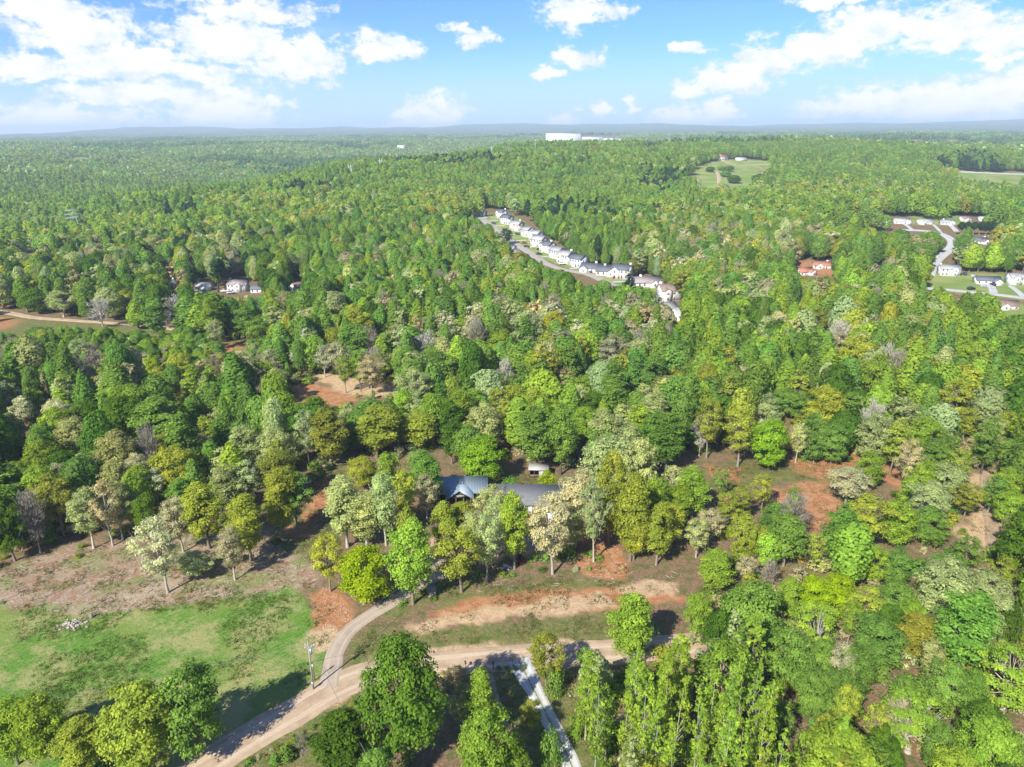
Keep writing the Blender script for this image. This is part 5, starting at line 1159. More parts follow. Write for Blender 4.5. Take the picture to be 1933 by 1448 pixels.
def lattice(px, py, d, h, label, base=4.6, arms=3, group='lattice pylons', top_=None, top=None):
    X, Y = at_dist(px, py, d); z = gzf(X, Y); h = max(h, float(CAMZ + ray(px, top)[2] / math.hypot(*ray(px, top)[:2]) * d - z))
    r = thing('lattice_pylon', label, 'pylon', (X, Y, z), .35, group)
    cor = [(-1, -1), (1, -1), (1, 1), (-1, 1)]; top = h * .78
    wd = lambda q: base * (1 - .72 * q)
    for cx_, cy_ in cor: MB().tube([(cx_ * wd(0), cy_ * wd(0), -1), (cx_ * wd(1), cy_ * wd(1), top)], [.2, .15], 4).build('leg', GALV, r)
    b = MB(); nl = 6
    for k in range(nl):
        q0, q1 = k / nl, (k + 1) / nl
        for i in range(4):
            a0, a1 = cor[i], cor[(i + 1) % 4]
            b.tube([(a0[0] * wd(q0), a0[1] * wd(q0), top * q0), (a1[0] * wd(q1), a1[1] * wd(q1), top * q1)], [.1, .1], 4); b.tube([(a1[0] * wd(q0), a1[1] * wd(q0), top * q0), (a0[0] * wd(q1), a0[1] * wd(q1), top * q1)], [.1, .1], 4)
    b.build('lattice', GALV, r)
    for k in range(arms):
        zc = top - 2 + k * (h * .11); L = h * (.30 - .03 * k)
        b = MB(); b.tube([(-L, 0, zc), (0, 0, zc + 1.2), (L, 0, zc)], [.12, .2, .12], 4).tube([(-L, 0, zc), (L, 0, zc)], [.13, .13], 4)
        for j in range(-3, 4): b.tube([(j * L / 3.5, 0, zc), ((j + .5) * L / 3.5, 0, zc + 1.2 * (1 - abs(j + .5) / 3.6))], [.07, .07], 4)
        b.build('crossarm', GALV, r)
    MB().tube([(-wd(1), 0, top), (0, 0, h), (wd(1), 0, top)], [.13, .1, .13], 4).build('peak', GALV, r)
    return np.array([X, Y, z + top])


pA = hframe(662, 338, 1020, 26, 'twin-legged pylon in the cut of the far ridge, beside the mown gap', 3.4, top=316)
pB = hframe(720, 325, 1110, 25, 'twin-legged pylon next up the far ridge from the mown gap', 3.2, top=304)
pC = hframe(930, 312, 1220, 27, 'twin-legged pylon in the middle of the far ridge', 3.4, top=288)
pD = lattice(753, 322, 1130, 22, 'squat lattice pylon among tree tops on the far ridge', 4.5, 1, top=304)
pE = lattice(962, 314, 1240, 27, 'lattice pylon beside the twin-legged one in the middle of the far ridge', 4.0, 2, top=292)
pF = lattice(145, 432, 770, 29, 'big grey lattice pylon rising from the woods above the pale trees', 4.6, 3, top=393)
pG = lattice(1178, 292, 1600, 26, 'lattice pylon beside the long red-brown shed on the skyline', 4, 2, top=270)
pH = lattice(1262, 286, 1750, 34, 'hazy lattice pylon on the skyline, nearer the white warehouse', 5, 3, top=258)
pI = lattice(1290, 286, 1750, 36, 'hazy lattice pylon on the skyline, farther from the white warehouse', 5, 3, top=257)
pJ = hframe(1131, 300, 1480, 28, 'twin-legged pylon below the white warehouse', 3.2, top=277)
for a, b_, lb in ((pA, pB, 'wire between the first two pylons on the far ridge'), (pB, pC, 'long wire along the middle of the far ridge'), (pD, pE, 'wire linking the two lattice pylons on the far ridge'), (pE, pJ, 'wire climbing toward the skyline pylons'), (pF, np.array([-700., 700, 22]), 'wire leaving the big lattice pylon over the woods')):
    wire('transmission_line', lb, a, b_, 5, .09, 'far transmission wires', 14)
X, Y = at_dist(1010, 320, 1150); z = gzf(X, Y)
ms = thing('radio_mast', 'tall thin radio mast with pale antennas standing before the white warehouse', 'radio mast', (X, Y, z))
hm_ = float(CAMZ + ray(1010, 262)[2] / math.hypot(*ray(1010, 262)[:2]) * 1150 - z)
for a in (0, 2.09, 4.19): MB().tube([(1.0 * math.cos(a), 1.0 * math.sin(a), -1), (.45 * math.cos(a), .45 * math.sin(a), hm_)], [.16, .12], 4).build('leg', GALV, ms)
b = MB()
for k in range(20):
    z0, z1 = k / 20 * hm_, (k + 1) / 20 * hm_; r0 = 1 - .55 * k / 20
    for i in range(3): a, a2 = i * 2.09, (i + 1) * 2.09; b.tube([(r0 * math.cos(a), r0 * math.sin(a), z0), (r0 * math.cos(a2), r0 * math.sin(a2), z1)], [.07, .07], 4)
b.build('lattice', GALV, ms)
for k in range(6): a = k * PI / 3; MB().box(-.2, .2, -.1, .1, hm_ - 4, hm_ - 1.6).build('antenna', PORC, ms, (1.7 * math.cos(a), 1.7 * math.sin(a), 0), a)
MB().tube([(1.8 * math.cos(a), 1.8 * math.sin(a), hm_ - 2.8) for a in np.linspace(0, 2 * PI, 13)], [.08] * 13, 4).build('platform_ring', GALV, ms)

# ------------------------------------------------------------------ person on the track
X, Y = hit(1875, 963); z = gzf(X, Y)
pr = thing('person', 'small figure in blue with a yellow cap standing on the sandy track', 'person', (X, Y, z), .5)


def skin_obj(name, verts, edges, radii, mat, parent):
    me = bpy.data.meshes.new(name); me.from_pydata(verts, edges, []); me.materials.append(mat)
    o = link(name, me, parent); md = o.modifiers.new('skin', 'SKIN'); o.modifiers.new('sub', 'SUBSURF').levels = 1; o.modifiers['sub'].render_levels = 1
    for i, rr in enumerate(radii): me.skin_vertices[0].data[i].radius = (rr, rr)
    me.skin_vertices[0].data[0].use_root = True
    return o


bv = [(0, 0, .95), (0, 0, 1.2), (0, 0, 1.42), (0, 0, 1.52), (0, -.01, 1.64), (.1, 0, .9), (.11, -.02, .5), (.12, 0, .08), (.12, -.12, .04), (-.1, 0, .9), (-.12, .05, .5), (-.13, .1, .08), (-.13, -.02, .04), (.2, 0, 1.4), (.26, .02, 1.12), (.25, -.1, .88), (-.2, 0, 1.4), (-.27, .0, 1.12), (-.25, -.08, .88)]
be = [(0, 1), (1, 2), (2, 3), (3, 4), (0, 5), (5, 6), (6, 7), (7, 8), (0, 9), (9, 10), (10, 11), (11, 12), (2, 13), (13, 14), (14, 15), (2, 16), (16, 17), (17, 18)]
br = [.14, .13, .13, .055, .095, .095, .06, .045, .04, .095, .06, .045, .04, .06, .045, .035, .06, .045, .035]
SKINM = simple('skin', (.45, .27, .19), .6, .05, 4)
skin_obj('body', bv, be, br, SKINM, pr)
skin_obj('shirt', [(0, 0, .98), (0, 0, 1.2), (0, 0, 1.44), (.2, 0, 1.41), (.26, .02, 1.14), (-.2, 0, 1.41), (-.27, 0, 1.14)], [(0, 1), (1, 2), (2, 3), (3, 4), (2, 5), (5, 6)], [.17, .16, .15, .08, .065, .08, .065], simple('blue_cloth', (.05, .14, .42), .9, .1, 4), pr)
skin_obj('trousers', [(0, 0, .96), (.1, 0, .88), (.11, -.02, .5), (.12, 0, .12), (-.1, 0, .88), (-.12, .05, .5), (-.13, .1, .12)], [(0, 1), (1, 2), (2, 3), (0, 4), (4, 5), (5, 6)], [.16, .115, .08, .065, .115, .08, .065], simple('dark_cloth', (.02, .02, .025), .9, .1, 4), pr)
MB().tube([(0, 0, 1.68), (0, 0, 1.72), (0, 0, 1.8)], [.16, .125, .06], 10).build('cap', simple('yellow_cloth', (.55, .42, .03), .9, .1, 4), pr)

# ------------------------------------------------------------------ trees: those set by hand, then woods that fill the rest
HX = np.array([t['x'] for t in HAND]); HY = np.array([t['y'] for t in HAND]); HW = np.array([t['w'] for t in HAND])
SCP = np.array(SCRUB, float)


def crown_px(x, y, z, h, w):
    """Sample points of each crown in the photograph's frame, and the distance along the view axis."""
    cx_, cy_, dep = project(x, y, z + h * .62)
    rx = w / 2 * F / dep * .85; ry = h * .36 * F / dep
    a = np.arange(8) * PI / 4
    ux = np.concatenate([[0], np.cos(a), .5 * np.cos(a)]); uy = np.concatenate([[0], np.sin(a), .5 * np.sin(a)])
    return cx_[:, None] + rx[:, None] * ux, cy_[:, None] + ry[:, None] * uy, dep


def allowed(x, y, h, w, lim_open=.13, lim_hand=.5):
    z = gz(x, y)
    bx, by, _ = project(x, y, z)
    ok = ~look(OPEN, bx, by, False).astype(bool)
    sx, sy, dep = crown_px(x, y, z, h, w)
    ok &= look(OPEN, sx, sy, False).mean(1) < np.where(dep < 260, .06, lim_open)
    ok &= look(NARROW, sx, sy, False).mean(1) < .03
    hd = look(HANDD, sx, sy, -1.0)
    ok &= (hd > dep[:, None] + 2).mean(1) < lim_hand
    return ok, z


def jgrid(d0, d1, sp, seed, amax=45):
    g = np.random.default_rng(seed)
    nx = int(2 * d1 / sp); ny = int(d1 / sp * 1.1)
    I, J = np.meshgrid(np.arange(nx), np.arange(ny))
    X = (I - nx / 2 + (J % 2) * .5) * sp + g.normal(0, .24 * sp, I.shape); Y = J * sp * .87 + 10 + g.normal(0, .24 * sp, I.shape)
    d = np.hypot(X, Y); a = np.abs(np.degrees(np.arctan2(X, Y)))
    m = (d > d0) & (d < d1) & (a < amax)
    return X[m], Y[m], g


# colour mix of the woods: (centre x, centre y, half width, half height in photograph pixels, colours)
MIXB = 'GGGGGGGGBBBBLLLLLDDOOPPTGGL'
CZONE = [(1380, 470, 210, 60, 'TOOPPWGGGD'), (260, 480, 300, 90, 'GGDDEPPOOTGGB'), (850, 470, 260, 110, 'GGGGBBBLLGPTO'), (1100, 480, 160, 80, 'GGGBBLLGD'), (760, 360, 260, 50, 'GGBBLGPOT'), (1100, 360, 200, 60, 'GLLGODPTG'),
         (230, 680, 380, 60, 'GBPTWOGLGBT'), (650, 640, 260, 60, 'GGBTPWOGL'), (1050, 620, 260, 60, 'GGBLPTOWG'), (1600, 600, 330, 70, 'LGGLOPTGD'), (1650, 760, 300, 120, 'LGGLOGPDL'), (1150, 740, 320, 90, 'GLLGPOGB'), (1750, 1200, 300, 250, 'LLGGDOL'), (1350, 1320, 200, 160, 'LLLGLO')]
SHP = {'G': 'ppprrt', 'B': 'ppprt', 'L': 'pprrt', 'D': 'rr', 'O': 'rro', 'P': 'rrot', 'T': 'orbo', 'W': 'obo', 'R': 'ro', 'E': 'n'}
X, Y, g = jgrid(52, 640, 6.7, 3)
_sx, _sy, _ = jgrid(250, 460, 4.3, 31)
_in = inside(SCP, *project(_sx, _sy, gz(_sx, _sy) + 3)[:2])
_ox, _oy, _ = jgrid(26, 330, 7.2, 33, 66)
_oa = np.degrees(np.arctan2(_ox, _oy)); _od = np.hypot(_ox, _oy); _tp = project(_ox, _oy, gz(_ox, _oy) + 17); _om = ((_oa > 45) | ((_od < 52) & (_oa > 30))) & ((_od > 75) | (_tp[0] > 2080) | (_tp[1] > 1620))      # the woods go on past the frame
X = np.concatenate([X, _ox[_om]]); Y = np.concatenate([Y, _oy[_om]])
_gx2, _gy2, _ = jgrid(52, 125, 3.3, 32)
_px, _py, _ = project(_gx2, _gy2, gz(_gx2, _gy2))
GROVE = np.array([(1110, 1290), (1250, 1245), (1390, 1300), (1520, 1400), (1560, 1500), (1560, 1800), (1120, 1800), (1125, 1400)], float)
_ig = inside(GROVE, _px, _py)
_sx = np.concatenate([_sx[_in], _gx2[_ig]]); _sy = np.concatenate([_sy[_in], _gy2[_ig]]); _in = np.ones(len(_sx), bool)
X = np.concatenate([X, _sx[_in]]); Y = np.concatenate([Y, _sy[_in]])          # the scrub hollow is grown over with small stuff
n = len(X)
z0 = gz(X, Y); bx, by, dep0 = project(X, Y, z0 + 12)
scrub = inside(SCP, *project(X, Y, z0 + 3)[:2])
dd = np.hypot(X, Y)
slend = inside(GROVE, *project(X, Y, z0)[:2])
hh = np.where(scrub, g.uniform(2.5, 7.5, n), np.clip(g.normal(15.6, 2.6, n), 9, 23))
ww = np.where(scrub, g.uniform(3.5, 7, n), np.clip(g.normal(9.2, 2.2, n), 5, 15))
ok, z1 = allowed(X, Y, hh, ww)
near = np.array([(((HX - x) ** 2 + (HY - y) ** 2) < (.36 * (HW + w_)) ** 2).any() for x, y, w_ in zip(X, Y, ww)])
low = g.random(n) < .06                                          # a few thin spots in the canopy
keep = ok & ~near & ~low
FILL = []
for k in np.nonzero(keep)[0]:
    px, py = bx[k], by[k]; pal = MIXB
    for zx, zy, rx, ry, pc in CZONE:
        if ((px - zx) / rx) ** 2 + ((py - zy) / ry) ** 2 < g.uniform(.6, 1.15): pal = pc; break
    c = pal[int(g.integers(len(pal)))]
    s = SHP[c][int(g.integers(len(SHP[c])))]
    if slend[k] : s, c = 'ssssssto'[int(g.integers(8))], 'LLLGPPO'[int(g.integers(7))]
    w_ = ww[k] * {'r': 1.12, 'p': .92, 't': .92, 'o': 1.0, 's': .48, 'b': .8, 'n': .8}[s]; h_ = hh[k] * {'p': 1.06, 't': 1.08}.get(s, 1.0)
    FILL.append(dict(x=float(X[k]), y=float(Y[k]), z=float(z1[k]), h=float(h_), w=float(w_), c=c, s=s, wpx=float(w_ * F / dep0[k]), dep=float(dep0[k]), lab=None, known=False, tx=float(px), ty=float(py)))
inframe = lambda t: -40 < t['tx'] < 1975 and t['ty'] < 1500
HANDIND = sorted(HAND, key=lambda t: -t['wpx'])
INDIV = [t for t in HANDIND if inframe(t) and (t['wpx'] > 30 or t['lab'])]
FILL.sort(key=lambda t: -t['wpx'])
extra = [t for t in FILL if inframe(t) and t['wpx'] > 84]
_ei = {id(t) for t in INDIV} | {id(t) for t in extra}
INDIV += extra
LOOSE = [t for t in HAND + FILL if id(t) not in _ei and t['wpx'] < 105]
print('TREES hand', len(HAND), 'fill', len(FILL), 'individual', len(INDIV), 'loose', len(LOOSE))

# landmarks that labels may point to
LMARK = [('the homestead house', 1006, 960), ('the blue-roofed barn', 868, 935), ('the grey shed', 1017, 898), ('the well house', 817, 1125), ('the utility pole', 592, 1300), ('the rock pile', 137, 1178), ('the bare red bank', 600, 752),
         ('the red earth clearing', 1520, 950), ('the sandy track', 1862, 960), ('the white gravel drive', 1040, 1370), ('the thin dirt path', 945, 1340), ('the grassy clearing', 1500, 885), ('the dirt road bend', 620, 1300), ('the driveway mouth', 640, 1210), ('the yellow-lime ball tree', 688, 1135),
         ('the huge dark roadside tree', 770, 1400), ('the yellow-lime barn tree', 908, 912), ('the white-limbed wide tree', 1714, 1410), ('the pale-limbed wide tree', 1890, 1345), ('the yellow-topped tree', 1560, 1180), ('the orange woods road', 180, 606), ('the small red scrub patch', 435, 656), ('the red-roofed houses', 1540, 510),
         ('the brown-roofed white house', 1262, 562), ('the long low white house', 1217, 538), ('the cream two-storey house', 450, 546), ('the big lattice pylon', 145, 432), ('the brushy slope', 250, 1090), ('the pale road bank', 700, 735), ('the brown gable house', 562, 553), ('the lone clearing tree', 1452, 885), ('the maroon bush', 983, 1062),
         ('the creamy slope tree', 318, 1118), ('the dark-roofed gable house', 1180, 524), ('the scrap heap', 957, 1074), ('the fallen logs', 640, 878), ('the brown-roofed east house', 1896, 582), ('the vivid woods-edge tree', 268, 980), ('the russet lower-woods tree', 1724, 1252), ('the scrub hollow', 330, 660), ('the eastern woods', 1700, 720), ('the middle woods', 1150, 680)]
LW = [(n_, *hit(px, py)) for n_, px, py in LMARK]
ORD = ['', 'second', 'third', 'fourth', 'fifth', 'sixth', 'seventh', 'eighth', 'ninth', 'tenth', 'eleventh', 'twelfth', 'thirteenth', 'fourteenth', 'fifteenth', 'sixteenth', 'seventeenth', 'eighteenth']


def label_trees(ts):
    bykey = {}
    for t in ts:
        if t['lab']: continue
        d = [(math.hypot(t['x'] - x, t['y'] - y), k) for k, (n_, x, y) in enumerate(LW)]
        t['cand'] = sorted(d)[:4]
        k = t['cand'][0][1]; nm, lx, ly = LW[k]
        dx, dy = t['x'] - lx, t['y'] - ly
        rel = ('right of' if dx > 0 else 'left of') if abs(dx) > abs(dy) else ('behind' if dy > 0 else 'in front of')
        kind = {'r': 'round tree', 't': 'tall oval tree', 'p': 'pointed tree', 'o': 'open-limbed tree', 's': 'slender tree', 'y': 'wide-limbed tree', 'n': 'pine', 'c': 'small conifer', 'u': 'bush', 'b': 'leafless tree'}[t['s']]
        cw = COLWORD[t['c']]
        if t['s'] == 'b': cw = {'W': 'whitish', 'T': 'greyish tan'}.get(t['c'], 'grey')
        t['lab0'] = (cw + ' ' + kind, rel, nm)
        bykey.setdefault(t['lab0'], []).append((t['cand'][0][0], t))
    for (a, rel, nm), lst in bykey.items():
        lst.sort(key=lambda q: q[0])
        for i, (dist_, t) in enumerate(lst):
            t['lab'] = f"{a} {rel} {nm}" if len(lst) == 1 else f"{a} {rel} {nm}, {'nearer of two' if len(lst) == 2 and not i else 'farther of two' if len(lst) == 2 else (ORD[min(i, 17)] + ' ' if i else '') + 'nearest of those'}"
            if i >= len(ORD): t['lab'] = f"{a} {rel} {nm}, farthest of those like it"


label_trees(INDIV)
g = np.random.default_rng(77)
PALEB = {'P': 'pale', 'W': 'pale', 'L': 'mid', 'O': 'mid', 'T': 'pale', 'Y': 'mid'}
_rr = {}
for t in INDIV:
    s = t['s']; H, R = SHAPES[s][0], SHAPES[s][1]
    big = s == 'r' and t['wpx'] > 112 and t['dep'] < 125
    pool = BIG if big else (HERO[s] if t['wpx'] > 46 else MIDL[s])
    if s == 'u' and t['wpx'] > 12: pool = HERO['u']
    _rr[s] = _rr.get(s, -1) + 1
    cm, tm = pool[_rr[s] % len(pool)]
    nm = SHWORD[s][1]
    r = thing(nm, t['lab'], {'u': 'shrub', 'c': 'conifer'}.get(s, 'tree'), (t['x'], t['y'], t['z'] - .05), float(g.uniform(0, 2 * PI)), {'u': 'yard shrubs', 'c': 'small conifers'}.get(s, 'trees of the woods and the yard'))
    r.rotation_euler.x, r.rotation_euler.y = float(g.normal(0, .025)), float(g.normal(0, .025))
    re_, he_ = SIZE[cm.name]
    sx = t['w'] / (2 * re_); sz = t['h'] / he_
    r.scale = (sx, sx * float(g.uniform(.94, 1.06)), sz)
    col = vary(TINT[t['c']], .09, g)
    bk = BARKS[PALEB.get(t['c'], 'mid' if g.random() < .7 else 'dark')] if s not in 'sy' else BARKS['pale']
    if s == 'b': bk = (.46, .43, .38) if t['c'] == 'W' else (.30, .26, .22)
    cr = link('branches' if s == 'b' else 'crown', cm, r); cr.color = (*(bk if s == 'b' else col), 1)
    tk = link('trunk' if s != 'u' else 'stem', tm, r); tk.color = (*vary(bk, .1, g), 1)

# ------------------------------------------------------------------ the woods beyond: one object, its trees instanced on points
protos = {}
for s, cnt, nlv, lsz, ks in (('r', 4, 3200, .50, .6), ('p', 4, 2500, .43, .6), ('t', 3, 2600, .45, .6), ('o', 2, 1000, .58, .7), ('b', 2, 900, .5, .6), ('s', 2, 620, .36, .7), ('n', 1, 900, .5, .7), ('y', 1, 1000, .6, .8), ('c', 1, 400, .3, .7), ('u', 1, 300, .22, .7)):
    protos[s] = [joined_tree('woods_' + s, s, 900 + 31 * k + ord(s), nlv, lsz, ks) for k in range(cnt)]


def geo_instances(name, meshes, P, rot, scl, pid, tint, kind='stuff'):
    """One object that carries its pieces as geometry-node instances."""
    me = mesh_np(name, P, [], [], attrs=[('rot', 'FLOAT_VECTOR', 'POINT', np.asarray(rot, np.float32)), ('scl', 'FLOAT_VECTOR', 'POINT', np.asarray(scl, np.float32)), ('pid', 'INT', 'POINT', np.asarray(pid, np.int32)),
                                         ('tint', 'FLOAT_COLOR', 'POINT', np.concatenate([np.asarray(tint, np.float32), np.ones((len(P), 1), np.float32)], 1))])
    o = link(name, me); o['kind'] = kind
    ng = bpy.data.node_groups.new(name, 'GeometryNodeTree')
    ng.interface.new_socket('Geometry', in_out='INPUT', socket_type='NodeSocketGeometry'); ng.interface.new_socket('Geometry', in_out='OUTPUT', socket_type='NodeSocketGeometry')
    N, L = ng.nodes, ng.links
    gi, go, jn = N.new('NodeGroupInput'), N.new('NodeGroupOutput'), N.new('GeometryNodeJoinGeometry')
    def attr(nm, ty):
        a = N.new('GeometryNodeInputNamedAttribute'); a.data_type = ty; a.inputs['Name'].default_value = nm; return a.outputs['Attribute']
    ar, asc, ap = attr('rot', 'FLOAT_VECTOR'), attr('scl', 'FLOAT_VECTOR'), attr('pid', 'INT')
    er = N.new('FunctionNodeEulerToRotation'); L.new(ar, er.inputs[0])
    for k, m in enumerate(meshes):
        po = bpy.data.objects.new(name + '_piece', m)               # source mesh only, never linked to the scene
        oi = N.new('GeometryNodeObjectInfo'); oi.inputs['Object'].default_value = po; oi.inputs['As Instance'].default_value = False
        cp = N.new('FunctionNodeCompare'); cp.data_type = 'INT'; cp.operation = 'EQUAL'
        ia = [q for q in cp.inputs if q.type == 'INT']; L.new(ap, ia[0]); ia[1].default_value = k
        ip = N.new('GeometryNodeInstanceOnPoints')
        L.new(gi.outputs[0], ip.inputs['Points']); L.new(cp.outputs[0], ip.inputs['Selection']); L.new(oi.outputs['Geometry'], ip.inputs['Instance'])
        L.new(er.outputs[0], ip.inputs['Rotation']); L.new(asc, ip.inputs['Scale']); L.new(ip.outputs[0], jn.inputs[0])
    L.new(jn.outputs[0], go.inputs[0])
    md = o.modifiers.new('woods', 'NODES'); md.node_group = ng
    return o


ml, base = [], {}
for s, lst in protos.items(): base[s] = (len(ml), len(lst)); ml += lst
g = np.random.default_rng(8)
P, RO, SC, PI_, TI = [], [], [], [], []
for t in LOOSE:
    s = t['s']; H, R = SHAPES[s][0], SHAPES[s][1]; b0, cn = base[s]
    P.append((t['x'], t['y'], t['z'] - .05)); tl = .07 if s == 's' else .035; RO.append((g.normal(0, tl), g.normal(0, tl), g.uniform(0, 6.28)))
    pk = b0 + int(g.integers(cn)); re_, he_ = SIZE[ml[pk].name]; q = t['w'] / (2 * re_); SC.append((q, q * g.uniform(.9, 1.1), t['h'] / he_)); PI_.append(pk)
    TI.append((.40, .36, .31) if s == 'b' else vary(TINT[t['c']], .13, g))
geo_instances('forest', ml, np.array(P), RO, SC, PI_, TI)


def clump_mesh(name, ntree, spacing, pal, nquad, lsz, seed):
    """A stand of small trees for the distance, every crown with its own size and colour."""
    g = np.random.default_rng(seed); pts = []
    R = spacing * math.sqrt(ntree) * .5
    I = np.arange(ntree); rr = np.sqrt((I + .5) / ntree) * R * 1.04; an = I * 2.39996
    X = rr * np.cos(an) + g.normal(0, spacing * .16, ntree); Y = rr * np.sin(an) + g.normal(0, spacing * .16, ntree)
    Vs, Cs, Sh = [], [], []
    for k in range(ntree):
        c = pal[int(g.integers(len(pal)))]; col = vary(TINT[c], .13, g)
        s = {'G': 'p', 'B': 'p', 'L': 't', 'E': 'n'}.get(c, 'r') if g.random() < .42 else 'r'
        h = g.normal(16.5, 2.8); w = spacing * g.uniform(.48, .80)
        t = g.random(nquad) ** .7; e = envelope(s, t) * w; a = g.uniform(0, 2 * PI, nquad)
        lump = 1 + .22 * np.sin(3 * a + k) * np.sin(5 * t + k * 2.1)
        rad = e * lump * (1 - .3 * g.random(nquad) ** 2)
        cb = .25
        C = np.stack([X[k] + np.cos(a) * rad, Y[k] + np.sin(a) * rad, h * (cb + (1 - cb) * t)], -1)
        N = np.stack([np.cos(a), np.sin(a), .25 + 1.2 * t], -1) + g.normal(0, .4, (nquad, 3)); N /= np.linalg.norm(N, axis=1)[:, None]
        T = np.cross(N, g.normal(size=(nquad, 3))); T /= np.linalg.norm(T, axis=1)[:, None]; B = np.cross(N, T); sz = lsz * g.uniform(.65, 1.3, nquad)[:, None]
        Vs.append(np.stack([C - T * sz, C + B * sz * .75, C + T * sz, C - B * sz * .75], 1).reshape(-1, 3))
        Cs.append(np.tile((*col, 1), (nquad * 4, 1))); Sh.append(np.repeat(g.uniform(.78, 1.25, nquad), 4))
    V = np.concatenate(Vs)
    return mesh_np(name, V, [np.arange(len(V)).reshape(-1, 4)], [LEAF_CLUMP], attrs=[('shade', 'FLOAT', 'POINT', np.concatenate(Sh).astype(np.float32)), ('pcol', 'FLOAT_COLOR', 'POINT', np.concatenate(Cs).astype(np.float32))])


PALS = ['GGGGGBBLLLLDOPGGGG', 'GGLLLOOPPTGLDRGO', 'GGBBLLLGGGGPDGL', 'DDEEGGBBDGE']
clumps = [clump_mesh('stand', 8, 7.4, PALS[k % 4], 340, .78, 40 + k) for k in range(8)]
X, Y, g = jgrid(625, 1750, 19.5, 5, 44)


def stand_ok(X, Y, rad, hgt, lim):
    z = gz(X, Y); ok = np.ones(len(X), bool)
    a = np.arange(8) * PI / 4
    for hz in (1.0, hgt):
        cov = np.zeros(len(X))
        for q in a:
            px, py, _ = project(X + rad * np.cos(q), Y + rad * np.sin(q), gz(X + rad * np.cos(q), Y + rad * np.sin(q)) + hz)
            cov += look(OPEN, px, py, False)
        ok &= cov / 8 < lim
    return ok, z


ok, z = stand_ok(X, Y, 8.5, 14, .3)
px, py, _ = project(X, Y, z + 14)
P, RO, SC, PI_, TI = [], [], [], [], []
DARKZ = [(330, 392, 60, 14), (860, 300, 120, 8), (560, 352, 60, 10), (1250, 330, 40, 30), (1830, 300, 60, 14), (260, 278, 130, 8), (1130, 395, 120, 18)]
WARMZ = [(1380, 440, 210, 60), (560, 390, 190, 22), (330, 500, 200, 50), (1600, 360, 300, 16), (860, 400, 160, 40)]
for k in np.nonzero(ok)[0]:
    ty = [0, 2, 4, 6, 0, 2, 1][int(g.integers(7))]
    if any(((px[k] - a) / c) ** 2 + ((py[k] - b) / d) ** 2 < 1 for a, b, c, d in WARMZ) and g.random() < .6: ty = 1 if g.random() < .5 else 5
    if any(((px[k] - a) / c) ** 2 + ((py[k] - b) / d) ** 2 < 1 for a, b, c, d in DARKZ) and g.random() < .8: ty = 3 if g.random() < .5 else 7
    P.append((X[k], Y[k], z[k] - .4)); RO.append((0, 0, g.uniform(0, 6.28))); q = g.uniform(.95, 1.15); SC.append((q, q, g.uniform(.88, 1.12))); PI_.append(ty); v = g.normal(1, .08); TI.append((v * g.normal(1, .05), v, v * g.normal(1, .06)))
nmid = len(P)
patches = [clump_mesh('stand_wide', 46, 8.2, PALS[k % 4] if k != 1 else 'GGGLLOPPGDB', 84, 1.5, 70 + k) for k in range(6)]
X, Y, g = jgrid(1750, 5700, 50, 6, 42)
ok, z = stand_ok(X, Y, 22, 12, .25)
field = vnoise(X + 9000, Y + 3000, 420, 77)
ok &= ~((field > .60) & (np.hypot(X, Y) > 2300) & (g.random(len(X)) < .8))      # hay fields among the far woods
dkf = vnoise(X + 5000, Y + 8000, 600, 78)
for k in np.nonzero(ok)[0]:
    ty = 8 + (3 if dkf[k] > .58 else [0, 2, 4, 1, 5, 0][int(g.integers(6))])
    P.append((X[k], Y[k], z[k] - 1.0)); RO.append((0, 0, g.uniform(0, 6.28))); q = g.uniform(1.0, 1.2); SC.append((q, q, g.uniform(.85, 1.15))); PI_.append(ty); v = g.normal(1, .10); TI.append((v * g.normal(1, .05), v, v * g.normal(1, .06)))
geo_instances('distant_forest', clumps + patches, np.array(P), RO, SC, PI_, TI)
print('STANDS', nmid, len(P) - nmid)

# ------------------------------------------------------------------ undergrowth and grass
bush = [joined_tree('bush_piece', 'u', 40 + k, 420, .2, .7) for k in range(3)] + [joined_tree('bush_piece', 'o', 60 + k, 500, .8, .5) for k in range(2)]
X, Y, g = jgrid(54, 330, 4.6, 9, 44)
z = gz(X, Y); px, py, dep = project(X, Y, z + .5)
op = look(OPEN, px, py, False).astype(bool)
strawP = [wpoly(ZONES['straw'][0])]; yardP = wpoly([(620, 1015), (1000, 1040), (1290, 1010), (1300, 1100), (1100, 1112), (820, 1132), (690, 1120)])
inst = inside(strawP[0], X, Y); iny = inside(yardP, X, Y)
rd = g.random(len(X))
roadm = np.zeros(len(X), bool)
for p in ('track',): roadm |= inside(wpoly(POLY[p]), X, Y)
keep = ((~op) & (rd < .82)) | (inst & (rd < .10)) | (iny & (rd < .22))
keep &= ~roadm
P, RO, SC, PI_, TI = [], [], [], [], []
for k in np.nonzero(keep)[0]:
    ins = op[k]; tall = (not ins) and g.random() < .22
    if tall: q = g.uniform(.16, .3); pid = 3 + int(g.integers(2))
    else: q = g.uniform(.25, .6) if ins else g.uniform(.5, 1.5); pid = int(g.integers(3))
    P.append((X[k], Y[k], z[k] - .05)); RO.append((0, 0, g.uniform(0, 6.28))); SC.append((q, q, q * g.uniform(.7, 1.1))); PI_.append(pid)
    TI.append(vary(TINT['GGLOOTTPD'[int(g.integers(9))]], .15, g))
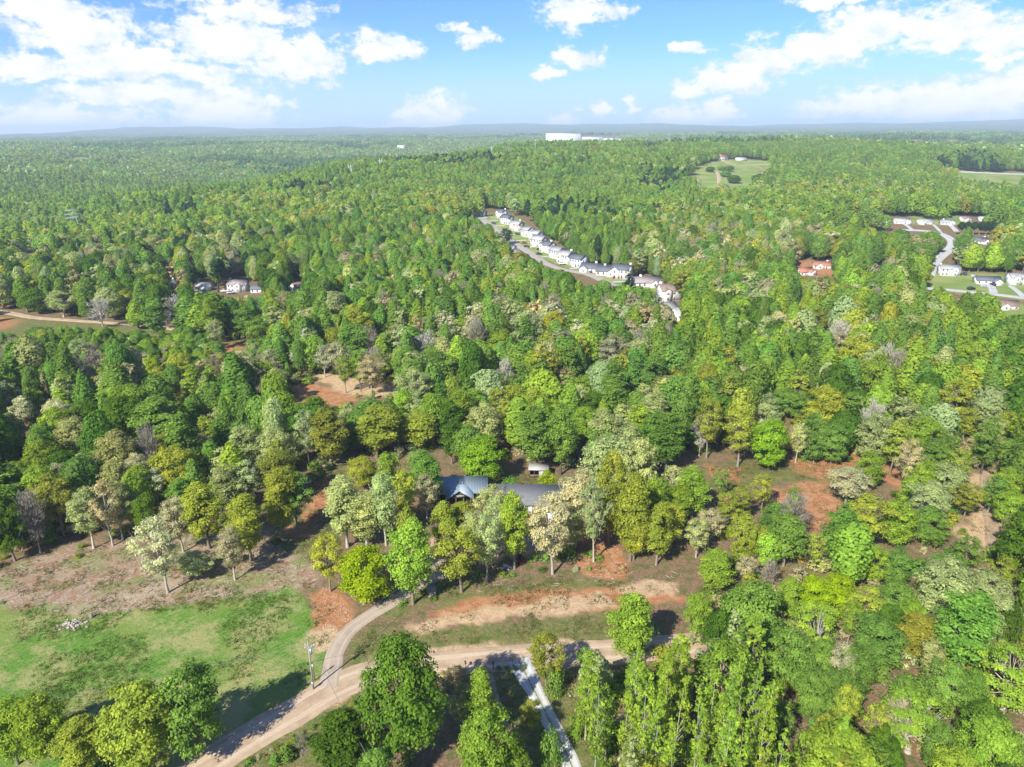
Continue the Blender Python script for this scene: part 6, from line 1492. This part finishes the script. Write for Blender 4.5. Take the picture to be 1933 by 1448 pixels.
# brush along the lower road edge
for a, b in (((1270, 1222), (1180, 1232)), ((860, 1268), (700, 1320)), ((680, 1326), (420, 1470)), ((1000, 1262), (905, 1268))):
    p0, p1 = np.array(hit(*a)), np.array(hit(*b))
    for q in np.arange(0, 1, 1.1 / np.hypot(*(p1 - p0))):
        p = p0 + (p1 - p0) * q + g.normal(0, .35, 2); P.append((p[0], p[1], gzf(*p) - .05)); RO.append((0, 0, g.uniform(0, 6.28))); v = g.uniform(.12, .38); SC.append((v, v, v)); PI_.append(int(g.integers(3))); TI.append(vary(TINT['TOGR'[int(g.integers(4))]], .15, g))
geo_instances('undergrowth', bush, np.array(P), RO, SC, PI_, TI)


def tuft_mesh(seed, nb, size, hgt):
    g = np.random.default_rng(seed); C = np.stack([g.uniform(-size, size, nb), g.uniform(-size, size, nb), np.zeros(nb)], -1)
    cl = g.integers(0, 14, nb); cc = g.uniform(-size, size, (14, 2)); C[:, :2] = np.where((g.random(nb) < .6)[:, None], cc[cl] + g.normal(0, .16, (nb, 2)), C[:, :2])
    a = g.uniform(0, 2 * PI, nb); S_ = np.stack([np.cos(a), np.sin(a), a * 0], -1); hh = hgt * g.uniform(.5, 1.4, nb)[:, None]; tip = C + np.stack([g.normal(0, .5, nb), g.normal(0, .5, nb), np.ones(nb)], -1) * hh
    V = np.stack([C - S_ * .05, C + S_ * .05, tip + S_ * .015, tip - S_ * .015], 1).reshape(-1, 3); V[:, 2] -= .03
    return mesh_np('tuft', V, [np.arange(nb * 4).reshape(-1, 4)], [LEAF_INST], attrs=[('shade', 'FLOAT', 'POINT', np.repeat(g.uniform(.7, 1.3, nb), 4).astype(np.float32))])


tufts = [tuft_mesh(k, 150, 1.5, .26) for k in range(4)]
X, Y, g = jgrid(60, 195, 2.3, 10, 40)
inG = inside(ZW['grass'][0], X, Y); inD = np.zeros(len(X), bool)
for p in ZW['dull']: inD |= inside(p, X, Y)
roads = np.zeros(len(X), bool)
for pp, wdt in ((((390, 1446), (560, 1342), (640, 1292), (720, 1266), (850, 1251), (1060, 1236), (1260, 1222)), 5.2), (((978, 1246), (1004, 1296), (1042, 1370), (1090, 1470)), 3.0), (((622, 1296), (632, 1232), (652, 1196), (690, 1166), (738, 1138), (784, 1106), (838, 1082)), 3.4)):
    L = np.array([hit(*p) for p in pp])
    for a, b in zip(L[:-1], L[1:]):
        ab = b - a; tq = np.clip(((X - a[0]) * ab[0] + (Y - a[1]) * ab[1]) / (ab @ ab), 0, 1); roads |= np.hypot(X - a[0] - tq * ab[0], Y - a[1] - tq * ab[1]) < wdt
bare = vnoise(X + 4000, Y + 9000, 9, 91) > .56
inB = np.zeros(len(X), bool)
for p in ZW['straw'][:1] + ZW['red'] + ZW['tan']: inB |= inside(p, X, Y)
m = ((inG | (inD & (g.random(len(X)) < .8))) & ~roads & ~bare) | (inB & ~roads & (g.random(len(X)) < .30))
P, RO, SC, PI_, TI = [], [], [], [], []
for k in np.nonzero(m)[0]:
    P.append((X[k], Y[k], gzf(X[k], Y[k]))); RO.append((0, 0, g.uniform(0, 6.28))); q = g.uniform(.8, 1.2); SC.append((q, q, q * (1 if inG[k] else .9))); PI_.append(int(g.integers(4)))
    TI.append(vary((.135, .235, .045) if (inG[k] and g.random() < .8) else (.20, .20, .07), .2, g))
geo_instances('grass', tufts, np.array(P), RO, SC, PI_, TI)

# dead branches lying about on the cleared slope and under the yard trees
g = np.random.default_rng(12); b = MB()
for zone, cnt in ((ZW['straw'][0], 420), (yardP, 130)):
    lo, hi = zone.min(0), zone.max(0); lo[0] = max(lo[0], -115); k = 0
    while k < cnt:
        p = lo + (hi - lo) * g.random(2)
        if not inside(zone, p[:1], p[1:])[0]: continue
        k += 1; a = g.normal(.5, .7); L = g.uniform(.5, 1.9); dx, dy = math.cos(a) * L / 2, math.sin(a) * L / 2; bz = g.normal(0, .25, 2)
        b.tube([(p[0] - dx, p[1] - dy, gzf(p[0] - dx, p[1] - dy) + .05), (p[0] + bz[0] * .4, p[1] + bz[1] * .4, gzf(*p) + .1), (p[0] + dx, p[1] + dy, gzf(p[0] + dx, p[1] + dy) + .05)], [.035, .06, .02], 4, False)
tag(b.build('brushwood', simple('dead_wood', (.36, .31, .25), .95, .3, 3.0)), kind='stuff')

# loose stones on the bare earth
g = np.random.default_rng(15); b = MB()
for zone in [ZW['red'][2], ZW['red'][4], ZW['red'][6], ZW['red'][7], ZW['tan'][0], ZW['tan'][3], ZW['straw'][0]]:
    lo, hi = zone.min(0), zone.max(0); lo[0] = max(lo[0], -115)
    for k in range(260):
        p = lo + (hi - lo) * g.random(2)
        if not inside(zone, p[:1], p[1:])[0]: continue
        v, fs = rock_mesh(int(g.integers(40)), g.uniform(.05, .17)); b.add(v + np.array([p[0], p[1], gzf(*p) + .02]), fs)
tag(b.build('stones', simple('pale_stone_bits', (.34, .28, .22), .95, .3, 2.0)), kind='stuff')

# ------------------------------------------------------------------ the air between: thin even haze
hz, t = new_mat('haze')
pv = t.n('ShaderNodeVolumePrincipled', i_Density=0.000125); pv.inputs['Color'].default_value = (.68, .85, 1.0, 1); pv.inputs['Anisotropy'].default_value = 0.0
t.n('ShaderNodeOutputMaterial', i_Volume=pv.outputs[0])
ztop = float(max(zz.max() + 12, CAMZ + 12, 140))
tag(MB().box(-17500, 17500, -17500, 17500, float(zz.min()) - 3, ztop).build('haze', hz), kind='stuff')
